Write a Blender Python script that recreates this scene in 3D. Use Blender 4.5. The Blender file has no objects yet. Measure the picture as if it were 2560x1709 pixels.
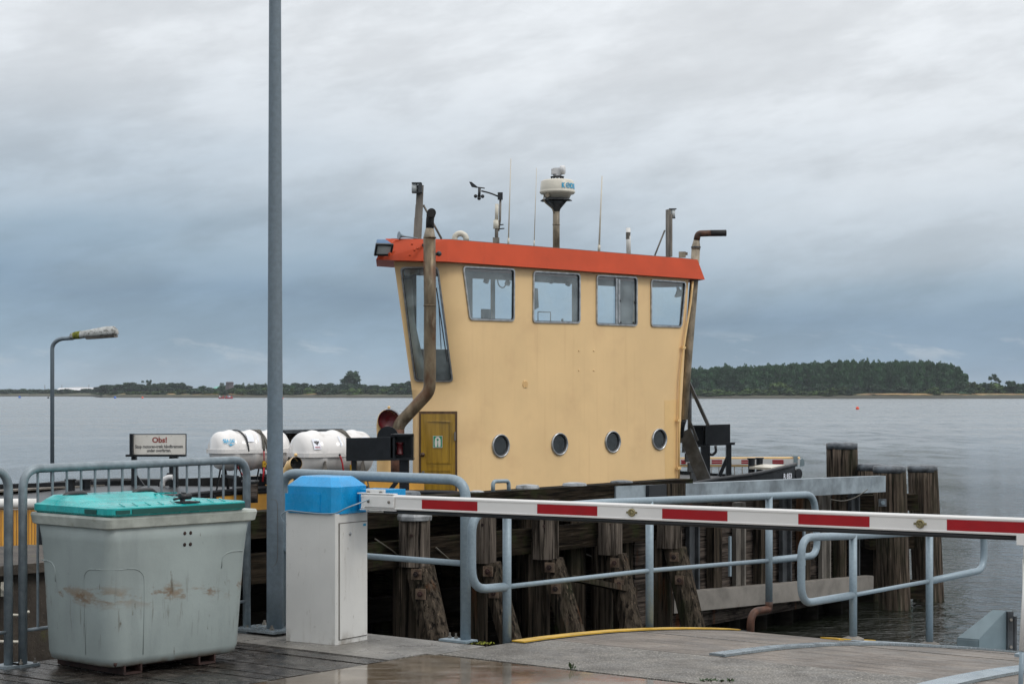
import bpy, bmesh, math, random
from mathutils import Vector, Matrix
from mathutils.geometry import tessellate_polygon
random.seed(7)
V = Vector
PI = math.pi
R = math.radians

# ------------------------------------------------------------------ camera, sky, sun, exposure
EYE = 1.7            # eye height above the quay
WATER = -0.9         # water level
sc = bpy.context.scene
cam_d = bpy.data.cameras.new("camera"); cam = bpy.data.objects.new("camera", cam_d)
sc.collection.objects.link(cam)
cam.location = (0, 0, EYE); cam.rotation_euler = (PI/2, 0, 0)
cam_d.sensor_width = 36.0; cam_d.lens = 65.4
cam_d.shift_y = 126.5/2560.0
cam_d.clip_start = 0.1; cam_d.clip_end = 20000
sc.camera = cam
sc.view_settings.view_transform = 'Standard'
sc.view_settings.look = 'None'
sc.view_settings.exposure = 0.0
sc.view_settings.gamma = 1.0

SUN_EL, SUN_AZ = R(48), R(120)     # azimuth measured from +Y towards +X
w = bpy.data.worlds.new("World"); sc.world = w; w.use_nodes = True
nt = w.node_tree; N = nt.nodes; L = nt.links
for n in list(N): N.remove(n)
def wn(t, **k):
    n = N.new(t)
    for a, b in k.items(): setattr(n, a, b)
    return n
def wmath(op, a, b=None, c=None):
    n = wn('ShaderNodeMath', operation=op)
    for i, x in enumerate((a, b, c)):
        if x is None: continue
        if isinstance(x, (int, float)): n.inputs[i].default_value = x
        else: L.new(x, n.inputs[i])
    return n.outputs[0]
out = wn('ShaderNodeOutputWorld')
sky = wn('ShaderNodeTexSky', sky_type='NISHITA'); sky.sun_disc = False
sky.sun_elevation = SUN_EL; sky.sun_rotation = SUN_AZ
bg_sky = wn('ShaderNodeBackground'); bg_sky.inputs[1].default_value = 0.10
L.new(sky.outputs[0], bg_sky.inputs[0])
tc = wn('ShaderNodeTexCoord')
sep = wn('ShaderNodeSeparateXYZ'); L.new(tc.outputs['Generated'], sep.inputs[0])
zc = wmath('MAXIMUM', sep.outputs[2], 0.0)
def wnoise(sx, sz, scale, detail, off, rough=0.5, tilt=0.0):
    cx = wmath('MULTIPLY', sep.outputs[0], sx)
    cy = wmath('MULTIPLY', sep.outputs[1], sx)
    cz = wmath('MULTIPLY', wmath('ADD', zc, wmath('MULTIPLY', sep.outputs[0], tilt)), sz)
    cb = wn('ShaderNodeCombineXYZ')
    L.new(wmath('ADD', cx, off), cb.inputs[0]); L.new(cy, cb.inputs[1]); L.new(cz, cb.inputs[2])
    n = wn('ShaderNodeTexNoise'); n.inputs['Scale'].default_value = scale
    n.inputs['Detail'].default_value = detail; n.inputs['Roughness'].default_value = rough
    L.new(cb.outputs[0], n.inputs['Vector'])
    return n.outputs[0]
n1 = wnoise(3.0, 15.0, 1.0, 4, 3.1, tilt=-0.10)
n2 = wnoise(5.0, 15.0, 1.6, 7, 11.0, 0.62, tilt=-0.15)
n3 = wnoise(9.0, 30.0, 2.4, 9, 27.5, 0.64, tilt=-0.2)
# elevation coordinate nudged by big noise and by azimuth (the left is darker than the right)
e = wmath('ADD', wmath('ADD', zc, 0.004), wmath('MULTIPLY', wmath('SUBTRACT', n1, 0.5), 0.075))
e = wmath('ADD', e, wmath('MULTIPLY', sep.outputs[0], 0.065))
e = wmath('MAXIMUM', e, 0.0)
ramp = wn('ShaderNodeValToRGB'); L.new(e, ramp.inputs[0])
cr = ramp.color_ramp
stops = [(0.0, (.325,.430,.530)), (0.026, (.270,.385,.500)), (0.048, (.225,.325,.440)), (0.066, (.310,.410,.510)),
         (0.092, (.480,.560,.640)), (0.130, (.640,.695,.750)), (0.18, (.780,.815,.850)), (0.30, (.95,.97,.99)), (1.0, (1.65,1.66,1.68))]
cr.elements[0].position = 0; cr.elements[0].color = (*stops[0][1], 1)
cr.elements[1].position = 1; cr.elements[1].color = (*stops[-1][1], 1)
for p, c in stops[1:-1]:
    x = cr.elements.new(p); x.color = (*c, 1)
# mottled cloud light
q2 = wn('ShaderNodeMapRange'); q2.interpolation_type = 'SMOOTHSTEP'; q2.inputs[1].default_value = .40; q2.inputs[2].default_value = .60; L.new(n2, q2.inputs[0])
m = wmath('ADD', wmath('MULTIPLY', wmath('SUBTRACT', n2, 0.5), 0.35), 1.0)
m = wmath('ADD', m, wmath('MULTIPLY', wmath('SUBTRACT', q2.outputs[0], 0.5), 0.10))
m = wmath('ADD', m, wmath('MULTIPLY', wmath('SUBTRACT', n3, 0.5), 0.17))
mul = wn('ShaderNodeVectorMath', operation='SCALE'); L.new(ramp.outputs[0], mul.inputs[0]); L.new(m, mul.inputs['Scale'])
# pale cloud scraps low over the horizon
n4 = wnoise(24.0, 95.0, 1.0, 8, 5.0, 0.6, tilt=.15)
sm = wn('ShaderNodeMapRange'); sm.interpolation_type = 'SMOOTHSTEP'
sm.inputs[1].default_value = 0.52; sm.inputs[2].default_value = 0.66; L.new(n4, sm.inputs[0])
band = wmath('SUBTRACT', 1.0, wmath('MINIMUM', wmath('ABSOLUTE', wmath('DIVIDE', wmath('SUBTRACT', zc, 0.0225), 0.012)), 1.0))
scr = wmath('MULTIPLY', wmath('MULTIPLY', sm.outputs[0], band), 0.50)
mixc = wn('ShaderNodeMix', data_type='RGBA'); L.new(scr, mixc.inputs[0])
L.new(mul.outputs[0], mixc.inputs[6]); mixc.inputs[7].default_value = (.56, .62, .67, 1)
bg_cl = wn('ShaderNodeBackground'); L.new(mixc.outputs[2], bg_cl.inputs[0]); bg_cl.inputs[1].default_value = 1.0
mx = wn('ShaderNodeMixShader'); mx.inputs[0].default_value = 0.93
L.new(bg_sky.outputs[0], mx.inputs[1]); L.new(bg_cl.outputs[0], mx.inputs[2])
L.new(mx.outputs[0], out.inputs[0])

sd = bpy.data.lights.new("sun", 'SUN'); sd.energy = 0.9; sd.angle = R(16); sd.color = (1.0, .95, .88)
so = bpy.data.objects.new("sun", sd); sc.collection.objects.link(so)
sun_dir = V((math.sin(SUN_AZ)*math.cos(SUN_EL), math.cos(SUN_AZ)*math.cos(SUN_EL), math.sin(SUN_EL)))
so.rotation_euler = sun_dir.to_track_quat('Z', 'Y').to_euler(); so.location = (0, -10, 30)
sc.cycles.max_bounces = 8; sc.cycles.transparent_max_bounces = 24
sc.cycles.volume_bounces = 0

# ------------------------------------------------------------------ measuring helpers
FP = 4267.0; CX = 1174.5; HY = 900.2
def W(u, v, Y): return V(((u-CX)/FP*Y, Y, EYE+(HY-v)/FP*Y))
def G(u, v, z=0.0): return W(u, v, (EYE-z)*FP/(v-HY))
# road frame: s along the ramp (away), t across
DS = V((.62, .785, 0)); DT = V((.785, -.62, 0))
def ST(s, t, z=0.0): return DS*s + DT*t + V((0, 0, z))
def at_t(u, t):
    up = (u-CX)/FP; Y = -t/(.62-.785*up); return V((up*Y, Y, 0))
# ferry frame
FO = V((-.956, 35.0, 0)); FA = V((.732, .681, 0)); FB = V((.681, -.732, 0))
def FK(k, b, z=0.0): return FO + FA*k + FB*b + V((0, 0, z))
def wall(u, v, b=0.0):
    up = (u-CX)/FP; Y = (b - 26.27)/(.681*up-.732); return W(u, v, Y)
def lerp(a, b, t): return a+(b-a)*t
def interp(tab, x):
    if x <= tab[0][0]: return tab[0][1]
    for (a, p), (b, q) in zip(tab, tab[1:]):
        if x <= b: return p+(q-p)*(x-a)/(b-a)
    return tab[-1][1]

# ------------------------------------------------------------------ materials
def mat(name, col, rough=.5, metal=0., var=.12, scale=2.5, bump=0., bscale=30., stretch=(1,1,1), stains=(), bstretch=None,
        rvar=0., coat=0., detail=6, obj_rand=0., spec=.5):
    m = bpy.data.materials.new(name); m.use_nodes = True
    nt = m.node_tree; N = nt.nodes; L = nt.links
    b = N['Principled BSDF']; b.inputs['Roughness'].default_value = rough; b.inputs['Metallic'].default_value = metal
    b.inputs['Coat Weight'].default_value = coat; b.inputs['Specular IOR Level'].default_value = spec
    tc = N.new('ShaderNodeTexCoord')
    def noise(scale, stretch, detail=6, off=0., rough=.6):
        mp = N.new('ShaderNodeMapping'); mp.inputs['Scale'].default_value = stretch; mp.inputs['Location'].default_value = (off, off*.7, off*.3)
        L.new(tc.outputs['Object'], mp.inputs[0])
        n = N.new('ShaderNodeTexNoise'); n.inputs['Scale'].default_value = scale; n.inputs['Detail'].default_value = detail
        n.inputs['Roughness'].default_value = rough; L.new(mp.outputs[0], n.inputs['Vector']); return n.outputs[0]
    def rng(x, a, c, o0=0., o1=1.):
        r = N.new('ShaderNodeMapRange'); r.interpolation_type = 'SMOOTHSTEP'
        r.inputs[1].default_value = a; r.inputs[2].default_value = c; r.inputs[3].default_value = o0; r.inputs[4].default_value = o1
        L.new(x, r.inputs[0]); return r.outputs[0]
    n = noise(scale, stretch, detail)
    mx = N.new('ShaderNodeMix'); mx.data_type = 'RGBA'
    mx.inputs[6].default_value = (*[max(0, c*(1-var*1.6)) for c in col], 1)
    mx.inputs[7].default_value = (*[min(1, c*(1+var*1.3)) for c in col], 1)
    L.new(rng(n, .28, .72), mx.inputs[0]); cur = mx.outputs[2]
    for i, st in enumerate(stains):      # (colour, scale, stretch, lo, hi, strength[, zc, zw])
        c, s_, str_, lo, hi, k = st[:6]
        f = rng(noise(s_, str_, 8, 3.7*(i+1), .65), lo, hi, 0, k)
        if len(st) > 6:
            sp = N.new('ShaderNodeSeparateXYZ'); L.new(tc.outputs['Object'], sp.inputs[0])
            d = N.new('ShaderNodeMath'); d.operation = 'SUBTRACT'; L.new(sp.outputs[2], d.inputs[0]); d.inputs[1].default_value = st[6]
            a = N.new('ShaderNodeMath'); a.operation = 'ABSOLUTE'; L.new(d.outputs[0], a.inputs[0])
            q = rng(a.outputs[0], 0, st[7], 1, 0)
            mm = N.new('ShaderNodeMath'); mm.operation = 'MULTIPLY'; L.new(f, mm.inputs[0]); L.new(q, mm.inputs[1]); f = mm.outputs[0]
        x = N.new('ShaderNodeMix'); x.data_type = 'RGBA'; L.new(f, x.inputs[0]); L.new(cur, x.inputs[6]); x.inputs[7].default_value = (*c, 1)
        cur = x.outputs[2]
    if obj_rand:
        oi = N.new('ShaderNodeObjectInfo'); h = N.new('ShaderNodeHueSaturation')
        mr = N.new('ShaderNodeMapRange'); mr.inputs[3].default_value = 1-obj_rand; mr.inputs[4].default_value = 1+obj_rand
        L.new(oi.outputs['Random'], mr.inputs[0]); L.new(mr.outputs[0], h.inputs['Value']); L.new(cur, h.inputs['Color']); cur = h.outputs[0]
    L.new(cur, b.inputs['Base Color'])
    if rvar:
        L.new(rng(noise(scale*2, stretch, 5, 9.), .3, .7, max(.02, rough-rvar), min(1, rough+rvar)), b.inputs['Roughness'])
    if bump:
        bp = N.new('ShaderNodeBump'); bp.inputs['Strength'].default_value = 1.0; bp.inputs['Distance'].default_value = bump
        L.new(noise(bscale, bstretch or stretch, 6, 1.), bp.inputs['Height']); L.new(bp.outputs[0], b.inputs['Normal'])
    return m
M = {}
RUST = (.16, .055, .02); DIRT = (.05, .045, .035)
M['galv'] = mat('galvanised_steel', (.225,.290,.335), .45, .15, .06, 40, .0005, 90, rvar=.05, stains=[((.14,.17,.19), 7, (1,1,.6), .62, .8, .35), ((.30,.36,.40), 90, (1,1,1), .62, .72, .4)])
M['galv_pole'] = mat('galvanised_pole', (.150,.190,.222), .5, .2, .07, 30, .0005, 80, rvar=.06, stains=[((.10,.12,.14), 6, (1,1,.12), .56, .76, .35), ((.24,.29,.32), 70, (1,1,.8), .60, .72, .4)])
M['galv_fence'] = mat('weathered_galvanised_steel', (.20,.24,.265), .42, .25, .14, 14, .0008, 60, rvar=.08, stains=[((.36,.40,.43), 24, (1,1,.6), .58, .70, .4)])
M['steel_beam'] = mat('galvanised_beam', (.27,.32,.355), .5, .2, .28, 3, .001, 40, stains=[((.13,.17,.2), 2.2, (1,1,1), .55, .72, .7), (RUST, 5, (1,1,.4), .69, .8, .7)])
M['steel_plate'] = mat('wet_steel_plate', (.27,.32,.35), .25, .4, .08, 6, rvar=.08, stains=[((.12,.11,.10), 12, (1,1,1), .58, .70, .6)])
M['steel_dark'] = mat('dark_steel', (.05,.055,.06), .45, .2, .3, 6, .001, 40)
M['bin'] = mat('grey_plastic', (.290,.338,.330), .48, 0, .06, 2.2, .0009, 45, rvar=.08, stains=[((.20,.125,.062), 2.6, (1.0,1.0,3.2), .50, .60, .7, .48, .10), ((.15,.080,.032), 8, (1.0,1.0,2.2), .54, .64, .7, .47, .09), ((.085,.07,.05), 11, (3,3,.30), .56, .68, .6, .38, .28), ((.13,.075,.03), 7, (1,1,.8), .36, .60, .95, .045, .055), ((.20,.235,.235), 1.6, (2,2,.5), .50, .72, .6), ((.09,.075,.05), 12, (1.5,1.5,.4), .64, .70, .8)])
M['bin_rim'] = mat('grey_plastic_rim', (.38,.41,.375), .5, 0, .14, 8, .0008, 50, stains=[((.17,.16,.10), 9, (1,1,2), .58, .76, .7)])
M['teal'] = mat('teal_plastic', (.010,.35,.345), .28, 0, .14, 4, .0006, 40, rvar=.15, stains=[((.015,.17,.17), 5, (1,1,1), .50, .7, .6), ((.10,.40,.40), 12, (1,1,1), .56, .7, .4)])
M['teal_dark'] = mat('teal_slot_shade', (.003,.07,.06), .5)
M['rubber'] = mat('black_rubber', (.012,.014,.017), .45, 0, .2, 8)
M['black'] = mat('black_paint', (.011,.013,.016), .34, 0, .2, 7, .001, 20, rvar=.06, spec=.3)
M['cream'] = mat('cream_paint', (.800,.560,.285), .42, 0, .035, .9, .0010, 2.2, rvar=.06, stains=[((.64,.40,.19), 3.6, (3,3,.10), .54, .74, .30), ((.60,.39,.20), 9, (3,3,.06), .60, .74, .22), ((.42,.25,.11), 16, (1,1,.6), .70, .75, .6), ((.66,.43,.22), 1.2, (1,1,1), .5, .75, .5)])
M['cream_new'] = mat('fresh_cream_paint', (.79,.53,.235), .38, 0, .04, 2)
M['redroof'] = mat('orange_red_paint', (.56,.070,.020), .5, 0, .06, 1.5, .0006, 12, spec=.3, stains=[((.38,.05,.02), 4, (1,1,.4), .58, .76, .5), ((.2,.04,.02), 30, (1,1,1), .70, .75, .8)])
M['exhaust'] = mat('heat_stained_pipe', (.165,.125,.078), .45, .5, .35, 5, .001, 30, stretch=(1,1,.35), stains=[((.10,.045,.02), 3.5, (1,1,.5), .45, .62, .85), ((.31,.27,.19), 4, (1,1,.4), .55, .68, .6), ((.04,.02,.012), 9, (1,1,.3), .60, .70, .7)])
M['exhaust_rust'] = mat('rusty_pipe', (.085,.036,.020), .55, .3, .4, 8, .0015, 40, stains=[((.02,.013,.011), 4, (1,1,1), .5, .7, .7)])
M['soot'] = mat('sooty_metal', (.010,.009,.009), .7, 0, .3, 9)
M['rustiron'] = mat('rusty_iron', (.030,.013,.010), .7, .1, .45, 10, .003, 40)
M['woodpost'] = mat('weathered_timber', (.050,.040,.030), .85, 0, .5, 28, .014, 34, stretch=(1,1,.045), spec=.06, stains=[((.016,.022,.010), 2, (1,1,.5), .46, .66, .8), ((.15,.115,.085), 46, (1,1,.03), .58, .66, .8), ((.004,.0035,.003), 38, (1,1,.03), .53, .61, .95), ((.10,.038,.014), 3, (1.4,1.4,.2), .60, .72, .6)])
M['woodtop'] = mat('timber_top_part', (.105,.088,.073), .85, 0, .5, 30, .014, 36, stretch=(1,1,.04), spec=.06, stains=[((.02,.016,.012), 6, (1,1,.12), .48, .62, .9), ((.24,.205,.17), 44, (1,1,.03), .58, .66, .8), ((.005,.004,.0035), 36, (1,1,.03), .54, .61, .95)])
M['wooddark'] = mat('shade_dark_timber', (.006,.0052,.0042), .8, 0, .5, 12, .006, 14, stretch=(.3,.3,2), spec=.05, stains=[((.015,.013,.009), 6, (.4,.4,3), .5, .72, .7)])  # near-black base: gloom of the unlit pier interior put into the timber colour
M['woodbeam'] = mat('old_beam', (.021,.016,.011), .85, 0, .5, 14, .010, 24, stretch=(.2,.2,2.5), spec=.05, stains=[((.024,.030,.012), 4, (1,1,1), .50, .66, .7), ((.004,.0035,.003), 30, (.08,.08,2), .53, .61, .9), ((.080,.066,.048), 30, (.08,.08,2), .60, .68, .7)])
M['sheetplank'] = mat('grey_brown_planking', (.085,.070,.060), .85, 0, .5, 14, .010, 26, stretch=(.15,.15,4), spec=.06, stains=[((.17,.14,.115), 34, (.08,.08,2.5), .56, .66, .7), ((.007,.006,.005), 3, (1,1,2), .48, .66, .85), ((.17,.055,.018), 3, (2,2,.3), .58, .70, .9)])
M['pileround'] = mat('round_pile_timber', (.080,.062,.048), .85, 0, .5, 26, .018, 30, stretch=(1,1,.05), spec=.06, stains=[((.25,.205,.165), 36, (1,1,.025), .57, .65, .85), ((.005,.0045,.0035), 30, (1,1,.03), .52, .60, .95), ((.070,.090,.055), 4, (1.5,1.5,.4), .48, .62, .75, -.30, .8), ((.19,.055,.015), 4, (1.5,1.5,.5), .50, .64, .9, -.55, .7), ((.016,.020,.011), 2, (1,1,.3), .46, .66, .7), ((.006,.008,.005), 4, (1,1,1), .2, .5, .9, -1.0, .28)])
M['zinc_light'] = mat('pale_zinc_cap', (.27,.285,.295), .5, .2, .25, 10, .003, 20, stains=[((.08,.08,.075), 12, (1,1,1), .52, .66, .7)])
M['washer'] = mat('rusty_washer_plate', (.15,.105,.072), .7, .1, .3, 20, .002, 30, stains=[((.05,.022,.012), 16, (1,1,1), .48, .62, .8)])
M['zinc'] = mat('zinc_cap', (.105,.120,.135), .5, .3, .3, 8, .003, 20, stains=[((.03,.03,.03), 12, (1,1,1), .5, .66, .7)])
M['planks'] = mat('wet_deck_boards', (.034,.029,.025), .22, 0, .5, 7, .003, 60, stretch=(1,1,1), rvar=.14, stains=[((.095,.085,.072), 12, (1,1,1), .52, .64, .6), ((.010,.009,.008), 20, (1,1,1), .54, .64, .6), ((.13,.12,.10), 90, (1,1,1), .60, .68, .6)])
M['concrete'] = mat('damp_concrete', (.165,.155,.140), .40, 0, .25, 2.5, .004, 70, rvar=.2, stains=[((.40,.38,.33), 85, (1,1,1), .54, .62, .6), ((.05,.047,.04), 1.5, (1,1,1), .48, .68, .55), ((.035,.03,.025), 110, (1,1,1), .55, .64, .6)])
M['aggregate'] = mat('exposed_aggregate', (.120,.110,.096), .55, 0, .3, 3, .008, 70, rvar=.15, stains=[((.50,.47,.41), 80, (1,1,1), .54, .60, .75), ((.028,.025,.022), 75, (1,1,1), .53, .62, .7), ((.050,.043,.035), 1.3, (1,1,1), .46, .68, .5)])
M['conblock'] = mat('old_concrete', (.048,.039,.030), .75, 0, .35, 4, .006, 40, stains=[((.17,.15,.12), 45, (1,1,1), .60, .70, .7), ((.022,.014,.009), 2, (2,2,.3), .45, .7, .7), ((.07,.075,.01), 3, (1,1,1), .62, .7, .7)])
M['slabwet'] = mat('wet_slab', (.180,.148,.112), .09, 0, .22, 1.3, .0003, 30, rvar=.09, stains=[((.075,.052,.030), .9, (1,1,1), .47, .58, .7), ((.30,.27,.23), 4, (.5,3,1), .54, .66, .5), ((.35,.31,.26), 80, (1,1,1), .58, .66, .5)])
M['white'] = mat('white_paint', (.66,.655,.63), .38, 0, .03, 3, .0003, 20, stains=[((.45,.43,.38), 7, (2,2,.2), .54, .72, .4), ((.30,.27,.22), 14, (2,2,.8), .62, .70, .5), ((.22,.19,.15), 9, (1,1,.6), .42, .68, .8, .0, .12)])
M['whiteboom'] = mat('white_boom', (.74,.73,.71), .30, 0, .03, 3, stains=[((.35,.33,.26), 6, (1,1,3), .66, .8, .3)])
M['redtape'] = mat('red_tape', (.33,.002,.006), .28, 0, .06, 10)
M['blue'] = mat('blue_plastic', (.006,.27,.58), .28, 0, .12, 5, .0004, 20, rvar=.1, stains=[((.10,.36,.60), 6, (1,1,.5), .56, .74, .5), ((.005,.16,.36), 4, (1,1,.3), .6, .8, .5)])
M['blue_dark'] = mat('dark_blue_plastic', (.02,.10,.22), .4)
M['yellow'] = mat('yellow_edge', (.52,.31,.018), .5, 0, .15, 8, .002, 30, stains=[((.10,.08,.05), 9, (1,1,1), .62, .72, .8)])
M['yellowferry'] = mat('yellow_ferry_paint', (.62,.31,.045), .42, 0, .1, 3, .001, 20, stains=[((.25,.10,.03), 4, (1,1,.3), .62, .76, .7)])
M['door'] = mat('varnished_door', (.33,.195,.018), .25, 0, .16, 9, .0012, 30, stretch=(2,2,.12), coat=.4, stains=[((.16,.085,.012), 4, (1,1,.5), .55, .75, .6)])
M['doordark'] = mat('dark_door_frame', (.085,.045,.018), .45, 0, .3, 9, stretch=(2,2,.15))
M['chrome'] = mat('window_metal', (.42,.43,.44), .28, .8, .2, 9)
M['steelgrey'] = mat('grey_mast', (.17,.155,.135), .6, .1, .3, 6, .002, 25, stretch=(1,1,.3))
M['mastbrown'] = mat('weathered_mast', (.24,.20,.145), .5, .1, .35, 6, .002, 25, stretch=(1,1,.5))
M['beige'] = mat('beige_plastic', (.56,.53,.45), .38, 0, .06, 3, stains=[((.34,.28,.17), 4, (1,1,.5), .58, .8, .4)])
M['camgrey'] = mat('pale_grey_plastic', (.55,.55,.55), .35)
M['canister'] = mat('white_fibreglass', (.72,.70,.68), .22, 0, .03, 2, coat=.3, stains=[((.45,.38,.31), 3, (1,1,1), .55, .85, .4, -.25, .3)])
M['label_blue'] = mat('blue_print', (.02,.35,.6), .4)
M['label_white'] = mat('white_label', (.74,.77,.84), .4)
M['label_black'] = mat('black_print', (.02,.02,.025), .4)
M['label_red'] = mat('red_print', (.45,.04,.06), .4)
M['strap'] = mat('grey_strap', (.085,.078,.062), .6)
M['rope_red'] = mat('red_rope', (.42,.01,.02), .5)
M['signwhite'] = mat('sign_white', (.68,.655,.60), .35, 0, .04, 5, stains=[((.45,.38,.28), 7, (1,1,.4), .62, .8, .5)])
M['signred'] = mat('faded_red', (.27,.055,.045), .5, 0, .2, 20)
M['signgreen'] = mat('sign_green', (.0,.22,.11), .35)
M['siggrey'] = mat('lamp_glass', (.45,.48,.48), .15)
M['redin'] = mat('dark_red_paint', (.085,.003,.006), .4, 0, .3, 5)
M['brass'] = mat('brass_reflector', (.30,.26,.14), .35, .6, .3, 20)
M['greysteelpaint'] = mat('blue_grey_paint', (.19,.25,.275), .42, .1, .1, 3, stains=[((.12,.15,.16), 4, (1,1,.4), .58, .75, .5)])
M['lamphead'] = mat('lamp_head', (.36,.37,.36), .5, 0, .15, 8, stains=[((.07,.07,.06), 16, (1,1,1), .50, .60, .85)])
M['moss'] = mat('moss', (.14,.15,.012), .9, 0, .4, 20)
M['farwhite'] = mat('far_white_hall', (.62,.62,.63), .6)
M['fardome'] = mat('green_cover', (.16,.40,.34), .6)
M['mill'] = mat('dark_mill_timber', (.10,.085,.09), .8)
M['landtop'] = None
M['bark'] = mat('bark', (.06,.05,.04), .9)
M['leaf_pop'] = mat('poplar_foliage', (.032,.096,.034), .85, 0, .40, .25, obj_rand=.18, stains=[((.045,.090,.020), .5, (1,1,1), .55, .7, .7)])
M['leaf_bush'] = mat('bush_foliage', (.062,.110,.026), .85, 0, .45, .3, obj_rand=.38, stains=[((.12,.14,.03), .4, (1,1,1), .52, .68, .6)])
M['leaf_dark'] = mat('dark_foliage', (.022,.058,.024), .85, 0, .4, .3, obj_rand=.22)
M['weed'] = mat('weed_leaf', (.025,.055,.012), .7)
M['orange'] = mat('orange_buoy', (.75,.07,.02), .4); M['bluebuoy'] = mat('blue_buoy', (.02,.12,.5), .4)
M['boatred'] = mat('red_boat', (.28,.02,.03), .5); M['skin'] = mat('skin', (.45,.27,.2), .6); M['vest'] = mat('red_vest', (.4,.02,.03), .6)
M['shirt'] = mat('pale_shirt', (.35,.38,.6), .6)
# cracked, grooved ramp surface
def ramp_mat():
    m = mat('grooved_ramp', (.165,.136,.110), .48, 0, .25, 2, .008, 60, rvar=.12, stains=[((.085,.066,.050), .8, (1,1,1), .46, .66, .75), ((.40,.36,.30), 70, (1,1,1), .55, .63, .55), ((.040,.032,.026), 60, (1,1,1), .54, .63, .6), ((.035,.028,.022), 9, (1,1,1), .62, .67, .75)])
    nt = m.node_tree; N = nt.nodes; L = nt.links
    b = N['Principled BSDF']; tc = N.new('ShaderNodeTexCoord')
    mp = N.new('ShaderNodeMapping'); mp.inputs['Rotation'].default_value = (0, 0, math.atan2(DS.x, DS.y))
    L.new(tc.outputs['Object'], mp.inputs[0])
    mp2 = N.new('ShaderNodeMapping'); mp2.inputs['Scale'].default_value = (1.2, 26, 1); L.new(mp.outputs[0], mp2.inputs[0])
    n = N.new('ShaderNodeTexNoise'); n.inputs['Scale'].default_value = 1.; n.inputs['Detail'].default_value = 5; n.inputs['Roughness'].default_value = .65; L.new(mp2.outputs[0], n.inputs['Vector'])
    bp = N.new('ShaderNodeBump'); bp.inputs['Distance'].default_value = .010; L.new(n.outputs[0], bp.inputs['Height'])
    old = b.inputs['Normal'].links[0].from_socket; L.new(old, bp.inputs['Normal']); L.new(bp.outputs[0], b.inputs['Normal'])
    mr = N.new('ShaderNodeMapRange'); mr.inputs[1].default_value = .40; mr.inputs[2].default_value = .52; L.new(n.outputs[0], mr.inputs[0])
    mix = N.new('ShaderNodeMix'); mix.data_type = 'RGBA'; mix.blend_type = 'MULTIPLY'; mix.inputs[0].default_value = 1
    c = b.inputs['Base Color'].links[0].from_socket; L.new(c, mix.inputs[6])
    cr = N.new('ShaderNodeMix'); cr.data_type = 'RGBA'; cr.inputs[6].default_value = (.48,.45,.42,1); cr.inputs[7].default_value = (1.05,1.05,1.05,1); L.new(mr.outputs[0], cr.inputs[0])
    L.new(cr.outputs[2], mix.inputs[7]); L.new(mix.outputs[2], b.inputs['Base Color'])
    return m
M['ramp'] = ramp_mat()
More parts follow.
